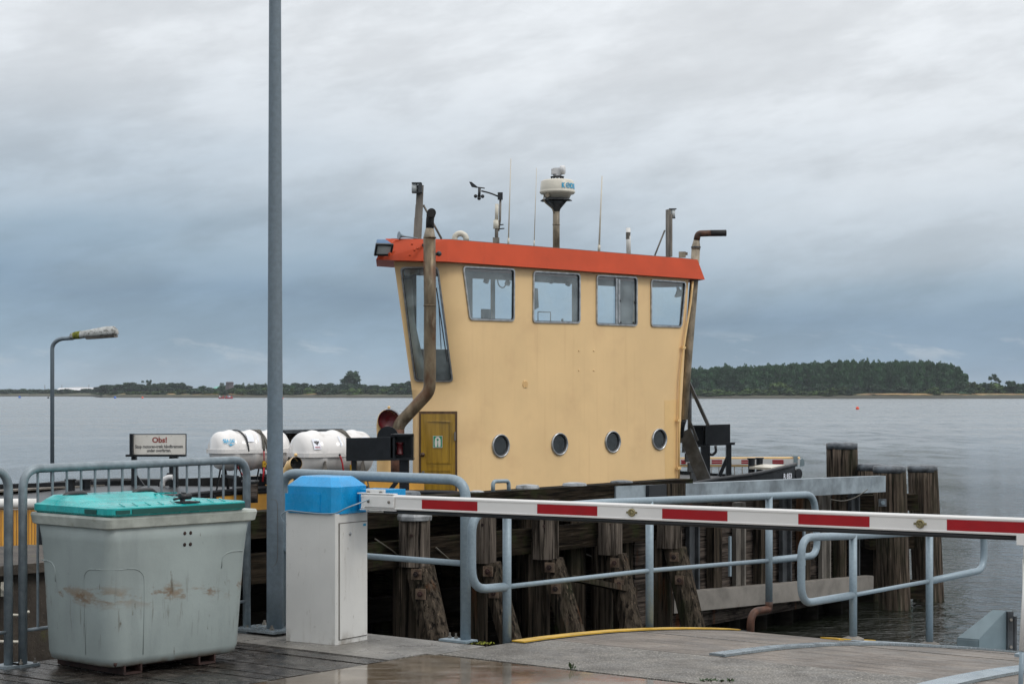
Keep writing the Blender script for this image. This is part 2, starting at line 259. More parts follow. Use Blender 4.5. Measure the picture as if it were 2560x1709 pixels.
def water_mat():
    m = bpy.data.materials.new('water'); m.use_nodes = True; nt = m.node_tree; N = nt.nodes; L = nt.links
    b = N['Principled BSDF']; b.inputs['Base Color'].default_value = (.055,.078,.088,1); b.inputs['Roughness'].default_value = .06
    b.inputs['IOR'].default_value = 1.333
    tc = N.new('ShaderNodeTexCoord')
    def nz(scale, st, det, off=0):
        mp = N.new('ShaderNodeMapping'); mp.inputs['Scale'].default_value = st; mp.inputs['Location'].default_value = (off, off, 0)
        mp.inputs['Rotation'].default_value = (0, 0, .25)
        L.new(tc.outputs['Object'], mp.inputs[0])
        n = N.new('ShaderNodeTexNoise'); n.inputs['Scale'].default_value = scale; n.inputs['Detail'].default_value = det; n.inputs['Roughness'].default_value = .55
        L.new(mp.outputs[0], n.inputs['Vector']); return n.outputs[0]
    a = nz(1.5, (1, 1.7, 1), 3); c = nz(5.5, (1, 1.5, 1), 4, 7); big = nz(.02, (1, 4, 1), 3, 3)
    s = N.new('ShaderNodeMath'); s.operation = 'MULTIPLY_ADD'; L.new(c, s.inputs[0]); s.inputs[1].default_value = .50; L.new(a, s.inputs[2])
    k = N.new('ShaderNodeMapRange'); k.inputs[1].default_value = .35; k.inputs[2].default_value = .65; k.inputs[3].default_value = .14; k.inputs[4].default_value = .26; L.new(big, k.inputs[0])
    bp = N.new('ShaderNodeBump'); bp.inputs['Strength'].default_value = 1; L.new(k.outputs[0], bp.inputs['Distance']); L.new(s.outputs[0], bp.inputs['Height'])
    L.new(bp.outputs[0], b.inputs['Normal'])
    # open water is choppier than the sheltered water by the quay
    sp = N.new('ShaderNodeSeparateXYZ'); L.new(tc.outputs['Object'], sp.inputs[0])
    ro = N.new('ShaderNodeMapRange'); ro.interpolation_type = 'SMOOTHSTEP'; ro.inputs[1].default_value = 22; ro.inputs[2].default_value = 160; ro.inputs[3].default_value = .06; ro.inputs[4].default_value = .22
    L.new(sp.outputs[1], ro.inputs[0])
    cm = N.new('ShaderNodeMix'); cm.data_type = 'RGBA'; cm.inputs[6].default_value = (.008,.010,.006,1); cm.inputs[7].default_value = (.165,.190,.205,1)  # painted ramp: near water darkened for shade, far water paled for reflected sky
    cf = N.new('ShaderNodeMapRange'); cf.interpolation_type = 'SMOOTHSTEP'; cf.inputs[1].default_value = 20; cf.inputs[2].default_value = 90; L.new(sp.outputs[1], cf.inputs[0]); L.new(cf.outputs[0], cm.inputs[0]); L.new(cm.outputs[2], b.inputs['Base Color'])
    wb = nz(.012, (1, 7, 1), 4, 13); w2 = N.new('ShaderNodeMapRange'); w2.inputs[1].default_value = .35; w2.inputs[2].default_value = .65; w2.inputs[3].default_value = .8; w2.inputs[4].default_value = 1.15; L.new(wb, w2.inputs[0])
    rm_ = N.new('ShaderNodeMath'); rm_.operation = 'MULTIPLY'; L.new(ro.outputs[0], rm_.inputs[0]); L.new(w2.outputs[0], rm_.inputs[1]); 
    fl = nz(.8, (1, .30, 1), 5, 31); f2 = N.new('ShaderNodeMapRange'); f2.inputs[1].default_value = .36; f2.inputs[2].default_value = .64; f2.inputs[3].default_value = .5; f2.inputs[4].default_value = 1.4; L.new(fl, f2.inputs[0])
    r3 = N.new('ShaderNodeMath'); r3.operation = 'MULTIPLY'; L.new(rm_.outputs[0], r3.inputs[0]); L.new(f2.outputs[0], r3.inputs[1]); L.new(r3.outputs[0], b.inputs['Roughness'])
    return m
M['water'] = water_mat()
def glass_mat(name, tint, refl, film=.25):
    m = bpy.data.materials.new(name); m.use_nodes = True; nt = m.node_tree; N = nt.nodes; L = nt.links
    N.remove(N['Principled BSDF']); o = N['Material Output']
    t = N.new('ShaderNodeBsdfTransparent'); t.inputs[0].default_value = (*tint, 1)
    g = N.new('ShaderNodeBsdfGlossy'); g.inputs['Roughness'].default_value = .03; g.inputs[0].default_value = (.9,.97,1,1)
    d = N.new('ShaderNodeBsdfDiffuse'); d.inputs[0].default_value = (.58,.68,.71,1) if film > .2 else (.25,.27,.27,1)  # pale layer painted over the window panes to brighten the view through
    x = N.new('ShaderNodeMixShader'); x.inputs[0].default_value = refl; L.new(t.outputs[0], x.inputs[1]); L.new(g.outputs[0], x.inputs[2])
    y = N.new('ShaderNodeMixShader'); tc = N.new('ShaderNodeTexCoord'); n = N.new('ShaderNodeTexNoise'); n.inputs['Scale'].default_value = 2.5; n.inputs['Detail'].default_value = 6
    L.new(tc.outputs['Object'], n.inputs['Vector']); r = N.new('ShaderNodeMapRange'); r.inputs[1].default_value = .4; r.inputs[2].default_value = .8; r.inputs[3].default_value = film*.25; r.inputs[4].default_value = film
    L.new(n.outputs[0], r.inputs[0]); L.new(r.outputs[0], y.inputs[0]); L.new(x.outputs[0], y.inputs[1]); L.new(d.outputs[0], y.inputs[2])
    L.new(y.outputs[0], o.inputs[0]); return m
M['glass'] = glass_mat('window_glass', (.90,.98,1.0), .12, .40)
M['glass_dark'] = glass_mat('porthole_glass', (.12,.14,.14), .10, .12)
def land_mat():
    m = bpy.data.materials.new('shore_land'); m.use_nodes = True; nt = m.node_tree; N = nt.nodes; L = nt.links
    b = N['Principled BSDF']; b.inputs['Roughness'].default_value = .9; tc = N.new('ShaderNodeTexCoord')
    sp = N.new('ShaderNodeSeparateXYZ'); L.new(tc.outputs['Object'], sp.inputs[0])
    n = N.new('ShaderNodeTexNoise'); n.inputs['Scale'].default_value = .03; n.inputs['Detail'].default_value = 8; L.new(tc.outputs['Object'], n.inputs['Vector'])
    a = N.new('ShaderNodeMath'); a.operation = 'MULTIPLY_ADD'; L.new(n.outputs[0], a.inputs[0]); a.inputs[1].default_value = .9; L.new(sp.outputs[2], a.inputs[2])
    mr = N.new('ShaderNodeMapRange'); mr.inputs[1].default_value = -1.; mr.inputs[2].default_value = 3.; L.new(a.outputs[0], mr.inputs[0])
    cr = N.new('ShaderNodeValToRGB'); L.new(mr.outputs[0], cr.inputs[0]); e = cr.color_ramp
    e.elements[0].position = 0; e.elements[0].color = (.018,.017,.011,1); e.elements[1].position = 1; e.elements[1].color = (.07,.09,.035,1)
    for p, c in ((.30, (.024,.024,.013,1)), (.42, (.045,.042,.02,1)), (.50, (.055,.060,.026,1)), (.58, (.075,.075,.032,1)), (.66, (.07,.080,.03,1)), (.72, (.06,.08,.03,1))):
        x = e.elements.new(p); x.color = c
    L.new(cr.outputs[0], b.inputs['Base Color']); return m
M['land'] = land_mat()

# ------------------------------------------------------------------ mesh builder
ORG = {}
class MB:
    def __init__(s): s.v = []; s.f = []; s.sm = []
    def add(s, vs, fs, smooth=False):
        o = len(s.v); s.v += [V(p) for p in vs]
        for f in fs: s.f.append([i+o for i in f]); s.sm.append(smooth)
        return s
    def box(s, c, size, ax=None, ay=None, az=None):
        ax = (ax or V((1,0,0))).normalized(); az = (az or V((0,0,1))).normalized(); ay = (ay or az.cross(ax)).normalized()
        c = V(c); h = [x/2 for x in size]; vs = []
        for k in (-1, 1):
            for j in (-1, 1):
                for i in (-1, 1): vs.append(c + ax*i*h[0] + ay*j*h[1] + az*k*h[2])
        s.add(vs, [(0,2,3,1),(4,5,7,6),(0,1,5,4),(2,6,7,3),(0,4,6,2),(1,3,7,5)]); return s
    def beam(s, p, q, w, h, up=V((0,0,1))):       # rectangular bar between two points
        p = V(p); q = V(q); d = (q-p); l = d.length; d.normalize()
        side = d.cross(up)
        if side.length < 1e-4: side = d.cross(V((1,0,0)))
        side.normalize(); u = side.cross(d)
        return s.box((p+q)/2, (l, w, h), d, side*-1, u)
    def tube(s, pts, r, n=12, caps=True, bend=0., closed=False, smooth=True):
        pts = [V(p) for p in pts]; rr = list(r) if isinstance(r, (list, tuple)) else [r]*len(pts)
        if bend > 0: pts, rr = fillet(pts, rr, bend)
        m = len(pts); T = []
        for i in range(m):
            if closed: t = pts[(i+1) % m]-pts[i-1]
            else: t = pts[min(i+1, m-1)]-pts[max(i-1, 0)]
            T.append(t.normalized())
        ref = V((0,0,1)) if abs(T[0].z) < .9 else V((1,0,0))
        nrm = (ref - T[0]*ref.dot(T[0])).normalized(); vs = []
        for i in range(m):
            nrm = (nrm - T[i]*nrm.dot(T[i])).normalized(); bn = T[i].cross(nrm)
            for j in range(n):
                a = 2*PI*j/n; vs.append(pts[i] + (nrm*math.cos(a)+bn*math.sin(a))*rr[i])
        fs = []
        for i in range(m if closed else m-1):
            k = (i+1) % m
            for j in range(n): fs.append((i*n+j, i*n+(j+1) % n, k*n+(j+1) % n, k*n+j))
        s.add(vs, fs, smooth)
        if caps and not closed:
            s.add([x for x in vs[:n]], [tuple(range(n))[::-1]]); s.add([x for x in vs[-n:]], [tuple(range(n))])
        return s
    def lathe(s, base, prof, n=20, axis=V((0,0,1)), smooth=True, cap=True):   # prof: (radius, height)
        base = V(base); axis = axis.normalized(); ref = V((1,0,0)) if abs(axis.x) < .9 else V((0,1,0))
        a = (ref-axis*ref.dot(axis)).normalized(); b = axis.cross(a); vs = []
        for r, h in prof:
            for j in range(n):
                t = 2*PI*j/n; vs.append(base + axis*h + (a*math.cos(t)+b*math.sin(t))*max(r, 1e-4))
        fs = [(i*n+j, i*n+(j+1) % n, (i+1)*n+(j+1) % n, (i+1)*n+j) for i in range(len(prof)-1) for j in range(n)]
        s.add(vs, fs, smooth)
        if cap:
            s.add(vs[:n], [tuple(range(n))[::-1]]); s.add(vs[-n:], [tuple(range(n))])
        return s
    def loft(s, rings, smooth=False, caps=True, closed=True):
        n = len(rings[0]); vs = [V(p) for r in rings for p in r]
        fs = [(i*n+j, i*n+(j+1) % n, (i+1)*n+(j+1) % n, (i+1)*n+j) for i in range(len(rings)-1) for j in range(n if closed else n-1)]
        s.add(vs, fs, smooth)
        if caps:
            s.add(vs[:n], [tuple(range(n))[::-1]]); s.add(vs[-n:], [tuple(range(n))])
        return s
    def prism(s, poly, off):                       # planar polygon extruded by vector off
        poly = [V(p) for p in poly]; return s.loft([poly, [p+off for p in poly]])
    def ball(s, c, r, n=12, sc=(1,1,1)):
        c = V(c); m = n//2; vs = []
        for i in range(m+1):
            a = PI*i/m
            for j in range(n):
                b = 2*PI*j/n; vs.append(c + V((math.sin(a)*math.cos(b)*r*sc[0], math.sin(a)*math.sin(b)*r*sc[1], math.cos(a)*r*sc[2])))
        fs = [(i*n+j, i*n+(j+1) % n, (i+1)*n+(j+1) % n, (i+1)*n+j) for i in range(m) for j in range(n)]
        s.add(vs, fs, True); return s
    def mesh(s, name, m, org):
        me = bpy.data.meshes.new(name); me.from_pydata([p-org for p in s.v], [], s.f)
        me.polygons.foreach_set('use_smooth', s.sm)
        bm = bmesh.new(); bm.from_mesh(me); bmesh.ops.remove_doubles(bm, verts=bm.verts, dist=1e-5)
        bmesh.ops.recalc_face_normals(bm, faces=bm.faces); bm.to_mesh(me); bm.free()
        me.materials.append(m); me.update(); return me
def fillet(pts, rr, bend, seg=6):
    op = [pts[0]]; orr = [rr[0]]
    for i in range(1, len(pts)-1):
        p, a, b = pts[i], pts[i-1]-pts[i], pts[i+1]-pts[i]
        d = min(bend, a.length*.48, b.length*.48); A = p+a.normalized()*d; B = p+b.normalized()*d
        for k in range(seg+1):
            t = k/seg; op.append(A*(1-t)**2 + p*2*t*(1-t) + B*t*t); orr.append(rr[i])
    op.append(pts[-1]); orr.append(rr[-1]); return op, orr
def link(o): sc.collection.objects.link(o); return o
def thing(name, label, cat, loc=(0,0,0), group=None):
    o = bpy.data.objects.new(name, None); link(o); o.location = loc; o.empty_display_size = .2
    o['label'] = label; o['category'] = cat
    if group: o['group'] = group
    ORG[o] = V(loc); return o
def part(name, mb, m, parent, label=None, kind=None):
    me = mb.mesh(name, M[m] if isinstance(m, str) else m, ORG[parent]); o = bpy.data.objects.new(name, me); link(o); o.parent = parent
    ORG[o] = ORG[parent]
    if label: o['label'] = label
    if kind: o['kind'] = kind
    return o
def solo(name, mb, m, label, cat, loc=(0,0,0), group=None):
    me = mb.mesh(name, M[m], V(loc)); o = bpy.data.objects.new(name, me); link(o); o.location = loc; ORG[o] = V(loc)
    o['label'] = label; o['category'] = cat
    if group: o['group'] = group
    return o
def struct(name, mb, m):
    me = mb.mesh(name, M[m], V((0,0,0))); o = bpy.data.objects.new(name, me); link(o); o['kind'] = 'structure'; ORG[o] = V((0,0,0)); return o
def text(s, size, mapf, bold=.0, align='LEFT', depth=.002, width=None):
    """letters as a thin solid; mapf(x, y, h) gives the place of a letter point"""
    cu = bpy.data.curves.new('t', 'FONT'); cu.body = s; cu.size = size; cu.offset = bold*size; cu.align_x = align; cu.resolution_u = 3
    ob = bpy.data.objects.new('t', cu); link(ob); dg = bpy.context.evaluated_depsgraph_get(); dg.update()
    me = bpy.data.meshes.new_from_object(ob.evaluated_get(dg)); vs = [v.co.copy() for v in me.vertices]; fs = [list(p.vertices) for p in me.polygons]
    bpy.data.objects.remove(ob); bpy.data.curves.remove(cu); bpy.data.meshes.remove(me)
    if width and vs:
        x0 = min(v.x for v in vs); x1 = max(v.x for v in vs); k = width/(x1-x0); mid = 0 if align == 'LEFT' else (x0+x1)/2
        for v in vs: v.x = (v.x-(x0 if align == 'LEFT' else mid))*k
    mb = MB(); mb.add([mapf(v.x, v.y, depth) for v in vs], fs); return mb
def planemap(o, ux, uy):
    ux = ux.normalized(); uy = uy.normalized(); n = ux.cross(uy)
    return lambda x, y, h: o + ux*x + uy*y + n*h

# ------------------------------------------------------------------ water, land
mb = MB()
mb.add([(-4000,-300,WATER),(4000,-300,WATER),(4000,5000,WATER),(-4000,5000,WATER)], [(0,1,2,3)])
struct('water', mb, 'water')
SHORE = [(-1600,1260),(150,1260),(215,1180),(228,965),(300,945),(640,925),(940,905),(1300,850),(1540,806),(3800,790)]
HT = [(0,-1.3),(6,-.7),(14,.1),(24,.7),(40,1.0),(90,1.3),(250,1.7),(1200,3.0),(3500,5.0)]
def land_z(X, Y):
    u = X/Y*FP+CX; return interp(HT, Y-interp(SHORE, u))
mb = MB(); us = list(range(-1600, 3801, 12)); nu = len(us); rows = [0,3,6,10,14,18,24,32,40,60,90,250,1200,3500]; vs = []
for d in rows:
    for u in us:
        Y = interp(SHORE, u)+d + (math.sin(u*.05)+math.sin(u*.013)*2)*1.2*(1 if d < 60 else 0)
        vs.append(V(((u-CX)/FP*Y, Y, interp(HT, d)+(random.uniform(-.12,.12) if 10 < d < 100 else 0))))
mb.add(vs, [(i*nu+j, i*nu+j+1, (i+1)*nu+j+1, (i+1)*nu+j) for i in range(len(rows)-1) for j in range(nu-1)], True)
struct('far_shore', mb, 'land')
M['drygrass'] = mat('dry_grass', (.26,.165,.062), .9, 0, .3, .06, stains=[((.10,.10,.035), .05, (1,1,1), .46, .60, .9), ((.16,.08,.035), .12, (1,1,1), .52, .66, .8)])
mb = MB()
for (u0, u1, d0, d1) in ((1955,3600,22,34),(236,440,24,42),(440,560,22,28),(690,760,24,32),(1600,1640,20,23)):
    n = max(4, int((u1-u0)/10)); vs = []
    for i in range(n+1):
        u = u0+(u1-u0)*i/n
        for d in (d0+random.uniform(-2,2), d0+4, (d0+d1)/2, d1):
            Y = interp(SHORE, u)+d; q = min(1, i/3, (n-i)/3); vs.append(V(((u-CX)/FP*Y, Y, interp(HT, d)+.16*q+(.30*q if d > d0+3 else 0)+random.uniform(-.05,.05))))
    mb.add(vs, [(i*4+j, i*4+j+1, i*4+j+5, i*4+j+4) for i in range(n) for j in range(3)], True)
o_ = struct('dry_grass', mb, 'drygrass'); o_['kind'] = 'stuff'

# ------------------------------------------------------------------ quay ground
Z0 = 0.0
mb = MB(); s0 = 1.0; k = 0
while s0 < 8.74:
    wd = .138; jz = random.uniform(-.004, .002)
    mb.box(ST(s0+wd/2, -8.80, -.03+jz), (1.70, wd-.008-random.uniform(0,.004), .06), DT, DS)
    s0 += wd
struct('quay_deck', mb, 'planks')
def slab(poly_st, z1, z0):
    return MB().prism([ST(s, t, z1) for s, t in poly_st], V((0,0,z0-z1)))
struct('quay_wall', slab([(-8,-9.60),(9.55,-9.60),(9.55,-7.9),(9.2,-7.6),(9.2,8),(-8,8)], -.065, -2.5), 'conblock')
struct('path', slab([(8.79,-9.66),(9.66,-9.66),(9.66,-7.86),(9.15,-7.86),(9.15,-7.94),(8.79,-7.94)], .004, -.3), 'concrete')
mb = MB()
for t0, t1, zz in ((-7.93,-4.35,.0),(-4.33,-.5,-.003),(-.48,6,0)):
    mb.prism([ST(9.17,t0,zz),ST(6.2,t0,zz),ST(6.2,t1,zz),ST(9.17,t1,zz)], V((0,0,-.06)))
    mb.prism([ST(6.18,t0,zz),ST(-6,t0,zz),ST(-6,t1,zz),ST(6.18,t1,zz)], V((0,0,-.06)))
struct('wet_slab', mb, 'slabwet')
PROF = [(-8,0),(9.9,0.004),(10.6,-.012),(11.5,-.065),(12.2,-.13),(13.0,-.225),(14.5,-.42),(16.3,-.70),(19,-1.15),(24,-1.9)]
def pz(s):
    # smooth the profile a little
    return (interp(PROF, s-.4)+interp(PROF, s)+interp(PROF, s+.4))/3
def strip(s0, s1, t0, t1, dz=0., th=.22, n=None, nt_=1):
    n = n or max(2, int((s1-s0)/.25)); rows = []
    mb = MB(); vs = []
    for i in range(n+1):
        s = s0+(s1-s0)*i/n; z = pz(s)+dz
        vs += [ST(s,t0,z), ST(s,t1,z), ST(s,t1,z-th), ST(s,t0,z-th)]
    fs = []
    for i in range(n):
        a = i*4; b = a+4
        fs += [(a,a+1,b+1,b),(a+1,a+2,b+2,b+1),(a+2,a+3,b+3,b+2),(a+3,a,b,b+3)]
    fs += [(0,1,2,3),(n*4+3,n*4+2,n*4+1,n*4)]
    return mb.add(vs, fs)
struct('concrete_apron', strip(9.19, 10.25, -7.85, 6, 0), 'aggregate')
r_ = strip(10.26, 12.78, -7.80, -6.40, 0); r_.add(*(lambda m: (m.v, m.f))(strip(10.26, 21, -6.395, 6, -.004)))
struct('road', r_, 'ramp')
j_ = strip(11.33, 11.36, -7.72, -6.52, .003, .02, 2)
for a in ((12.02,12.045,-6.36,-4.9),(10.9,10.92,-4.6,-.5),(13.4,13.43,-6.36,-4.9)): j_.add(*(lambda m: (m.v, m.f))(strip(a[0], a[1], a[2], a[3], .0, .02, 2)))
struct('road_joint', j_, 'concrete')
struct('road_edge_plate', strip(12.8, 21, -6.95, -6.41, .004), 'steel_beam')
struct('steel_flap', strip(10.30, 21, -6.50, -6.38, .014, .016), 'steel_plate')
struct('steel_track', strip(9.75, 21, -4.84, -4.66, .016, .018), 'steel_plate')
mb = MB()
for i in range(33):
    a = 9.95+i*.085; z = pz(a)+.014; z2 = pz(a+.085)+.014
    mb.add([ST(a,-7.86,z),ST(a+.085,-7.86,z2),ST(a+.085,-7.755,z2),ST(a,-7.755,z),ST(a,-7.86,z-.014),ST(a+.085,-7.86,z2-.014),ST(a+.085,-7.755,z2-.012),ST(a,-7.755,z-.012)],
           [(0,1,2,3),(3,2,6,7),(0,4,5,1)] + ([(0,3,7,4)] if i == 0 else []))
struct('yellow_road_edge', mb, 'yellow')
struct('rubber_road_edge', strip(9.95, 12.84, -7.87, -7.745, .006, .1), 'rubber')
mb = MB()
mb.add(*(lambda m: (m.v, m.f))(strip(12.72, 12.92, -7.02, -6.86, .012, .03))); mb.add(*(lambda m: (m.v, m.f))(strip(13.3, 13.5, -6.975, -6.95, .010, .03)))
struct('yellow_edge_mark', mb, 'yellow')
# weeds in the joints
def weed(u, v, label, tall=True, c='weed'):
    p = G(u, v); mb = MB()
    for i in range(7 if tall else 40):
        a = random.uniform(0, 2*PI); h = random.uniform(.02,.055) if tall else random.uniform(.008,.025); q = p+V((random.uniform(-1,1)*(.02 if tall else .10), random.uniform(-1,1)*(.02 if tall else .03), 0))
        d = V((math.cos(a), math.sin(a), 0))*random.uniform(.01,.03); wv = V((-d.y, d.x, 0))*.4
        top = q+d+V((0,0,h)); mb.add([q, q+d*.5+wv+V((0,0,h*.6)), top, q+d*.5-wv+V((0,0,h*.6))], [(0,1,2,3)])
    solo('weed', mb, c, label, 'weed', p)
weed(1316, 1535, 'small upright weed growing from the joint beside the puddled slab')
weed(1642, 1562, 'low tuft of green moss in the joint at the bottom edge', False)
weed(1103, 1477, 'yellow green moss on the concrete corner beside the rail foot', False, 'moss')

# ------------------------------------------------------------------ rubbish container
def rrect(x0, x1, y0, y1, r, z, n=5):
    pts = []
    for cx, cy, a0 in ((x1-r,y0+r,-90),(x1-r,y1-r,0),(x0+r,y1-r,90),(x0+r,y0+r,180)):
        for i in range(n+1):
            a = R(a0+90*i/n); pts.append((cx+r*math.cos(a), cy+r*math.sin(a), z))
    return pts
C0 = V((-2.394, 10.99, 0)); CL = V((.676,.737,0)); CS = V((-.737,.676,0))
def B(l, s, z): return C0+CL*l+CS*s+V((0,0,z))
t = thing('waste_container', 'large grey plastic waste container with teal lid on the wet boards', 'waste container', C0)
def bsec(z):
    k = (z-.085)/(.86)
    return dict(x0=lerp(.062,.035,k), x1=lerp(1.085,1.135,k), y0=lerp(.055,.035,k), y1=lerp(.775,.80,k))
mb = MB(); rings = []
for z, ins, r in ((.052,.04,.09),(.064,.012,.11),(.11,0,.12),(.4,0,.11),(.66,0,.10),(.80,0,.08),(.915,-.005,.06)):
    q = bsec(z); rings.append([B(*p) for p in rrect(q['x0']+ins, q['x1']-ins, q['y0']+ins, q['y1']-ins, r, z, 8)])
mb.loft(rings, True)
body = part('body', mb, 'bin', t)
def bface_l(l, z, o=.0): q = bsec(z); return B(l, q['y0']-o, z)       # long face
def bface_s(s, z, o=.0): q = bsec(z); return B(q['x0']-o, s, z)       # short face
mb = MB()
# raised corner panel and side panel edges
g = [bface_s(.30,.12),bface_s(.305,.5),bface_s(.30,.60),bface_s(.25,.64),bface_s(.17,.642)]
mb.tube(g,   .0035, 5, bend=.04); part('moulded_edge', mb, 'bin', t); mb = MB()
g = [bface_l(.17,.645),bface_l(.25,.64),bface_l(.30,.60),bface_l(.305,.45),bface_l(.30,.12)]
mb.tube(g,   .0035, 5, bend=.04)
def corner(a):
    q = bsec(.642); r = .105; c = (q['x0']+r, q['y0']+r); an = R(a); return B(c[0]+r*math.cos(an), c[1]+r*math.sin(an), .643)
mb.tube([bface_s(.17,.642)]+[corner(a) for a in (185,200,215,230,245,260)]+[bface_l(.17,.645)],   .0035, 5)
part('moulded_edge', mb, 'bin', t); mb = MB()
mb.tube([bface_l(1.06,.70),bface_l(.96,.70),bface_l(.90,.68),bface_l(.89,.60)], .004, 5, bend=.05)
part('moulded_edge', mb, 'bin', t); mb = MB()
mb.tube([bface_s(.74,.665),bface_s(.64,.66),bface_s(.60,.62),bface_s(.60,.54)], .004, 5, bend=.05)
part('moulded_edge', mb, 'bin', t)
mb = MB()
for z, ou in ((.86,.012),(.885,0.0)):
    pass
rg = []
for z, ou, r in ((.880,-.012,.05),(.893,.016,.045),(.945,.026,.045),(.960,.02,.04),(.960,-.02,.04)):
    rg.append([B(*p) for p in rrect(.03-ou, 1.145+ou, .03-ou, .815+ou, r, z, 6)])
mb.loft(rg, False)
part('rim', mb, 'bin_rim', t)
mb = MB()
for l, z in ((.60,.835),(.645,.835),(.60,.765),(.645,.765)):
    mb = MB(); mb.lathe(bface_l(l, z, -.002), [(.008,0),(.012,.004),(.006,.008)], 10, -CS); part('rivet', mb, 'rustiron', t)
mb = MB()
for l, z, h in ((.60,.735,.05),(.645,.725,.07)):
    pass
mb = MB(); rg = []
lidsec = ((.962,.0,.06),(.975,.014,.06),(1.012,.012,.055),(1.018,.0,.05))
for z, ou, r in lidsec: rg.append([B(*p) for p in rrect(.02-ou, 1.05+ou, .0-ou, .80+ou, r, z, 6)])
mb.loft(rg, False)
def hump(x0, x1, y0, y1, h, sl=.07):
    return MB().loft([[B(*p) for p in rrect(x0, x1, y0, y1, .04, 1.012, 4)], [B(*p) for p in rrect(x0+sl*.4, x1-sl*1.8, y0+sl, y1-.02, .04, 1.012+h*.55, 4)], [B(*p) for p in rrect(x0+sl, x1-sl*2.6, y0+sl*1.6, y1-.03, .03, 1.012+h, 4)]], False)
h1 = hump(.04, 1.0, .42, .80, .052, .09); mb.add(h1.v, h1.f)
h2 = hump(.10, .98, .10, .50, .020, .06); mb.add(h2.v, h2.f)
for i in range(9):
    l = .14+i*.095; mb.beam(B(l,.02,1.021), B(l+.05,.14,1.030), .008, .006)
for i in range(4):
    l = .78+i*.05; mb.beam(B(l-.04,.50,1.055), B(l,.76,1.045), .008, .008)
lid = part('lid', mb, 'teal', t)
mb = MB()
mb.box(B(.60,-.0145,.990), (.86,.006,.030), CL, CS)
mb.box(B(.105,-.0145,.990), (.14,.006,.0) if 0 else (.10,.006,.022), CL, CS)
mb.box(B(.0045,.17,.990), (.006,.12,.026), CL, CS)
part('lid_slot_shade', mb, 'teal_dark', lid)  # slots are proud dark strips, the recess shade put into their colour
for s_, l in ((.60,.14),(.60,.66)):
    mb = MB(); mb.tube([B(l,.66,1.045),B(l+.03,.66,1.068),B(l+.15,.66,1.070),B(l+.18,.66,1.045)], .018, 8, bend=.03); part('handle', mb, 'rubber', t)
mb = MB(); mb.box(B(.62,.045,1.026), (.13,.10,.010), CL, CS); mb.tube([B(.58,.06,1.06),B(.66,.06,1.06)], .020, 10); mb.beam(B(.60,.06,1.03),B(.61,.06,1.085),.025,.02); mb.tube([B(.53,.055,1.045),B(.60,.06,1.055)], .008, 6)
part('latch', mb, 'rubber', t)
mb = MB()
for l0 in (.24, .80):
    mb.box(B(l0,.42,.012), (.13,.70,.012), CL, CS); mb.box(B(l0-.06,.42,.04), (.012,.70,.05), CL, CS); mb.box(B(l0+.06,.42,.04), (.012,.70,.05), CL, CS)
mb.box(B(.55,.20,.045), (.70,.05,.022), CL, CS)
for i in range(8):
    l = .0+random.random()*1.0; mb.lathe(B(.12+i*.12,.085,.07), [(.001,-.012),(.010,0),(.012,.014)], 6)
part('skid', mb, 'rustiron', t)

# ------------------------------------------------------------------ pedestrian fences on the quay
def fence(name, a, b, label, zt=1.225, bars=True, r=.028, nb=16):
    d = (b-a); ln = d.length; d.normalize(); t = thing(name, label, 'fence', a)
    mb = MB(); mb.tube([a+V((0,0,.02)), a+V((0,0,zt)), b+V((0,0,zt)), b+V((0,0,.02))], r, 14, bend=.13)
    part('frame', mb, 'galv_fence', t)
    mb = MB(); mb.tube([a+V((0,0,.22)), b+V((0,0,.22))], .011, 8); part('lower_rail', mb, 'galv_fence', t)
    n = nb
    for i in range(n):
        p = a+d*ln*(i+1)/(n+1); mb = MB(); mb.tube([p+V((0,0,.22)), p+V((0,0,zt-.01))], .0085, 6, caps=False); part('bar', mb, 'galv_fence', t)
    for p in (a, b):
        mb = MB(); mb.box(p+V((0,0,.009)), (.15,.15,.018), d)
        part('foot_plate', mb, 'galv_fence', t)
        for i in (-1,1):
            mb = MB(); mb.lathe(p+d*i*.055+d.cross(V((0,0,1)))*.05*i+V((0,0,.018)), [(.012,0),(.012,.012),(.006,.012),(.006,.03)], 6, smooth=False); part('anchor_bolt', mb, 'steelgrey', t)
    return t
fa = V((-3.045, 11.58, 0)); fb = V((-1.885, 13.22, 0))
fence('pedestrian_fence', fa, fb, 'galvanised barred fence with rounded corners standing behind the waste container')
fd = (fb-fa).normalized()
fence('pedestrian_fence', fa-fd*.075-fd*2.0+V((-.03,0,0)), fa-fd*.075+V((-.03,0,0)), 'galvanised barred fence panel cut off by the left edge of the view')
mb = MB()

# ------------------------------------------------------------------ tall pole
PB = G(631, 1452)
t = thing('tall_pole', 'tall tapering grey galvanised pole rising out of the top of the view', 'pole', PB)
mb = MB(); n = 24
mb.lathe(PB, [(.060,.02),(.0595,.3),(.058,1.1),(.052,2.0),(.0445,4.0),(.036,6.5),(.030,8.5)], 28)
part('shaft', mb, 'galv_pole', t)
mb = MB(); mb.box(PB+V((-.06,.0,.03)), (.42,.26,.016), DT); part('base_plate', mb, 'steel_plate', t)
for dx, dy in ((-.2,-.08),(.06,-.09),(.08,.09),(-.2,.09)):
    mb = MB(); mb.lathe(PB+DT*dx+DS*dy+V((0,0,0)), [(.018,0),(.018,.022),(.010,.022),(.010,.038),(.017,.038),(.017,.052),(.009,.052),(.009,.07)], 6, smooth=False); part('anchor_bolt', mb, 'steelgrey', t)
mb = MB(); c = V((.0,-.0595,0)); pp = []
for z, x in ((.93,-.02),(.93,.012),(.90,.024),(.62,.026),(.50,.022),(.46,.005),(.455,-.02)):
    a = -PI/2 + x/.057; pp.append(PB+V((math.cos(a)*.0585, math.sin(a)*.0585, z+.02)))
